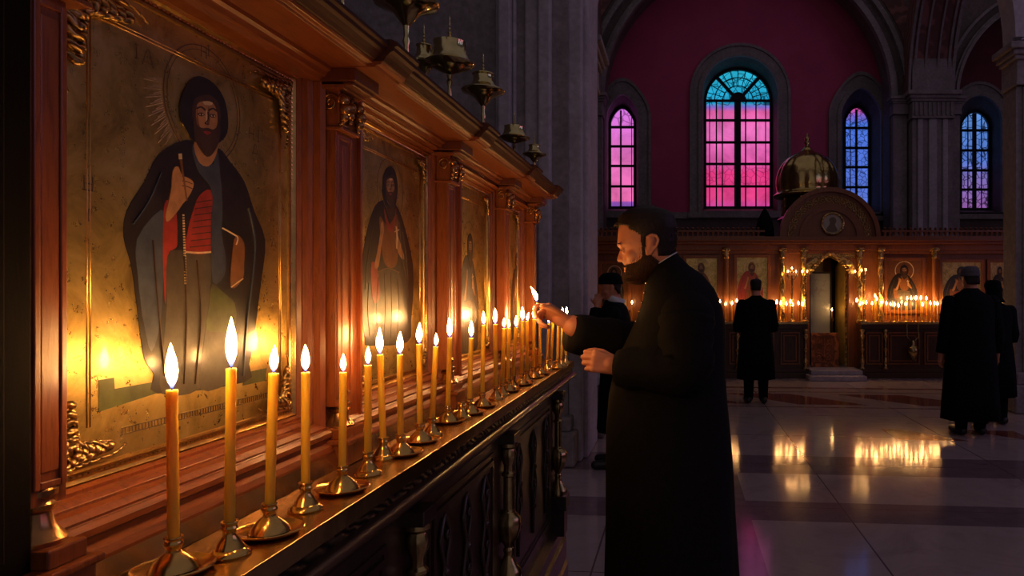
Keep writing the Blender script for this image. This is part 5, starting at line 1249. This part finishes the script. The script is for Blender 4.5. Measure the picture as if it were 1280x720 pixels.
# ---------------------------------------------------------------- the people further off
def person(label, x, y, H_, face, coat, hem, head_kind, hands=True, arms='front', wide=1., legs=True, hatmat='hair', collar_white=False, lean=0.):
    """face: heading angle in radians, 0 looks along -x, coat: sections (z fraction, half width, half depth)"""
    ca, sa = math.cos(face), math.sin(face)
    def L(f, s_, z_):            # forward, side, up -> world
        f += lean*max(0, z_-H_*.5)
        return Vector((x-f*ca-s_*sa, y-f*sa+s_*ca, z_))
    hs = H_/7.4/.232*.95
    hz = H_-.109*hs-.004
    def T(f, s_, u): return L(f*hs+.01, s_*hs, hz+u*hs)
    mb = MB(); head_mb(mb, T)
    mb.caps(L(-.01,0,hz-.09*hs), L(-.03,0,H_*.80), .058, .07, 14); mb.caps(L(-.02,0,H_*.78), L(-.0,0,H_*.52), .12, .12, 14)
    sw = .115*H_*wide; J = {}
    for s_ in (-1, 1):
        hp, kn, an = L(0, s_*.09, H_*.52), L(.01, s_*.095, H_*.28), L(-.01, s_*.10, .09)
        mb.caps(hp, kn, .08, .055, 12); mb.caps(kn, an, .055, .038, 12); mb.caps(an-Vector((0,0,.045)), L(.14, s_*.115, .035), .035, .028, 10)
        sh = L(-.01, s_*sw, H_*.80)
        if arms == 'front': el, wr = L(.03, s_*(sw+.055), H_*.60), L(.24, s_*.07, H_*.645)
        elif arms == 'down': el, wr = L(-.02, s_*(sw+.055), H_*.62), L(.03, s_*(sw+.075), H_*.475)
        else:            # one hand raised to the face
            if s_ == -1: el, wr = L(.16, s_*(sw*.9), H_*.68), L(.13, s_*.05, H_*.83)
            else: el, wr = L(.02, s_*(sw+.04), H_*.61), L(.20, s_*(sw*.6), H_*.58)
        mb.caps(L(-.01,0,H_*.79), sh, .06, .055, 12); mb.caps(sh, el, .05, .04, 12); mb.caps(el, wr, .04, .028, 12)
        fd = (wr-el).normalized(); hand_mb(mb, wr, fd, L(0,-s_,0)-L(0,0,0) if arms != 'front' else Vector((0,0,-1)), L(1,0,0)-L(0,0,0), (.35,.5,.35), .92)
        J[s_] = (sh, el, wr)
    o = remeshed(mb, 'person', 'skin', .008, 1); tag(o, label, 'person')
    c = MB(); rings = []
    for zf, hw, hd in reversed(coat):
        ring_ = []
        for i in range(36):
            t = 2*PI*i/36; q = max(0, min(1, (.55-zf)/.3)); w = 1+q*(.03*math.sin(8*t)+.02*math.sin(5*t+1))
            u, v_ = math.cos(t), math.sin(t)
            ring_.append(L(hd*math.copysign(abs(u)**.9, u)*w-.01, hw*math.copysign(abs(v_)**.9, v_)*w, zf*H_))
        rings.append(ring_)
    c.loft(rings)
    for s_ in (-1, 1):
        sh, el, wr = J[s_]; pth = smoothpts([sh, (sh+el)/2, el, (el+wr)/2, wr-(wr-el).normalized()*.03], 3, False)
        c.tube(pth, [.074-.016*i/(len(pth)-1) for i in range(len(pth))], 14); c.ball(sh-Vector((0,0,.012)), .073, 8)
    c.build('long_coat', 'black_coat', o, smooth='all')
    lg = MB()
    for s_ in (-1, 1): lg.caps(L(0, s_*.09, H_*.48), L(.0, s_*.10, .075), .095, .062, 14)
    lg.build('trousers', 'black_coat', o, smooth='all')
    sh_ = MB()
    for s_ in (-1, 1): sh_.caps(L(-.05, s_*.105, .048), L(.17, s_*.125, .040), .046, .038, 12)
    sh_.build('shoes', 'shoe', o, smooth='all')
    h = MB()
    if head_kind == 'hair':
        rr_ = [shell_ring(T, yy, hair_off, 48, .6) for yy in HY[::2]]; h.loft([[sum(rr_[0], Vector())/len(rr_[0])*.95+p*.05+Vector((0,0,.010)) for p in rr_[0]], [sum(rr_[0], Vector())/len(rr_[0])*.5+p*.5+Vector((0,0,.0075)) for p in rr_[0]]]+rr_); h.build('hair', 'hair', o, smooth='all')
    elif head_kind == 'cap':
        HC = [(800,824,252,12),(786,838,254.5,24),(776,845,261,31),(769,849,270,34.5),(767,850.5,280,35.5),(767.5,851,288,35.6),(768.5,850.5,293,35)]
        h.loft([ring(T, a, b_, yy, hw, 32, 2.4) for a, b_, yy, hw in reversed(HC)]); h.loft([ring(T, a, b_, yy, hw, 32, 2.4) for a, b_, yy, hw in ((766,852,293.5,36),(765.6,852.4,291,36.4),(765.6,852.4,285,36.4),(767,851,283,35.6))])
        h.build('cap', hatmat, o, smooth='all')
        h = MB(); h.loft([ring(T, a, b_, yy, hw, 32, 2.5) for a, b_, yy, hw in reversed(HAIR[6:])]); h.build('hair', 'hair', o, smooth='all')
    else:
        HC = [(802,826,250,14),(788,842,253,26),(777,850,261,33),(769,853,271,37),(770,855,282,38),(782,856,292,37.5),(792,856,305,37),(800,856,318,36.5),(804,858,332,37),(800,862,345,42),(795,866,356,52)]
        h.loft([ring(T, a, b_, yy, hw, 32, 2.4) for a, b_, yy, hw in reversed(HC)]); h.build('hood', 'black_coat', o, smooth='all')
    if collar_white:
        w = MB(); w.lathe([(.070,-.02),(.082,-.02),(.074,.04),(.066,.04)], L(-.025,0,H_*.858), 20, Matrix.Rotation(.35, 3, 'Y')); w.build('collar', 'white_cloth', o, smooth='all')
    return o
COAT = [(.865,.06,.075),(.845,.10,.09),(.825,.17,.11),(.80,.205,.125),(.76,.215,.135),(.68,.205,.135),(.60,.20,.135),(.50,.225,.15),(.38,.245,.165),(.195,.255,.18)]
ROBE = [(.875,.065,.08),(.855,.11,.10),(.83,.19,.13),(.80,.235,.145),(.74,.25,.155),(.64,.245,.16),(.55,.25,.17),(.40,.27,.19),(.22,.29,.21),(.095,.305,.225)]
person('person in a long dark coat seen from behind before the left ledge', P(945,0,9.75).x, 9.75, 1.68, -PI/2, COAT, .33, 'hair')
person('person in a grey cap and ankle-length black coat seen from behind at right', P(1213,0,7.6).x, 7.6, 1.76, -PI/2+.06, ROBE, .17, 'cap', arms='down', wide=1.15, hatmat='grey_hat')
person('person in a black hood half hidden at the right frame side', P(1241,0,8.2).x, 8.2, 1.62, -PI/2, COAT, .33, 'hood')
person('person in black cap and jacket with a pale collar raising a hand to the face', P(771,0,6.2).x, 6.2, 1.655, .0, COAT, .33, 'cap', arms='raise', hatmat='black_coat', collar_white=True, lean=.06)
# ================================================================== CAMERA AND LIGHT
w = bpy.data.worlds.new('World'); bpy.context.scene.world = w; w.use_nodes = True
bg = w.node_tree.nodes['Background']; bg.inputs[0].default_value = (.38,.315,.37,1); bg.inputs[1].default_value = .29
cam = bpy.data.cameras.new('Camera'); co = bpy.data.objects.new('Camera', cam); C.objects.link(co)
co.location = (0,0,CAMZ); co.rotation_euler = (PI/2,0,0); cam.sensor_width = 36; cam.lens = F/1280*36
cam.shift_x = -(VX-640)/1280; cam.shift_y = (VY-360)/1280; cam.clip_start = .02
sc = bpy.context.scene; sc.camera = co
sc.view_settings.view_transform = 'Standard'; sc.view_settings.look = 'None'; sc.view_settings.exposure = 0; sc.view_settings.gamma = 1; sc.view_settings.use_curve_mapping = False
sc.cycles.use_denoising = True; sc.cycles.max_bounces = 8; sc.cycles.diffuse_bounces = 3; sc.cycles.glossy_bounces = 4; sc.cycles.sample_clamp_indirect = 4.0; sc.cycles.caustics_reflective = False; sc.cycles.caustics_refractive = False
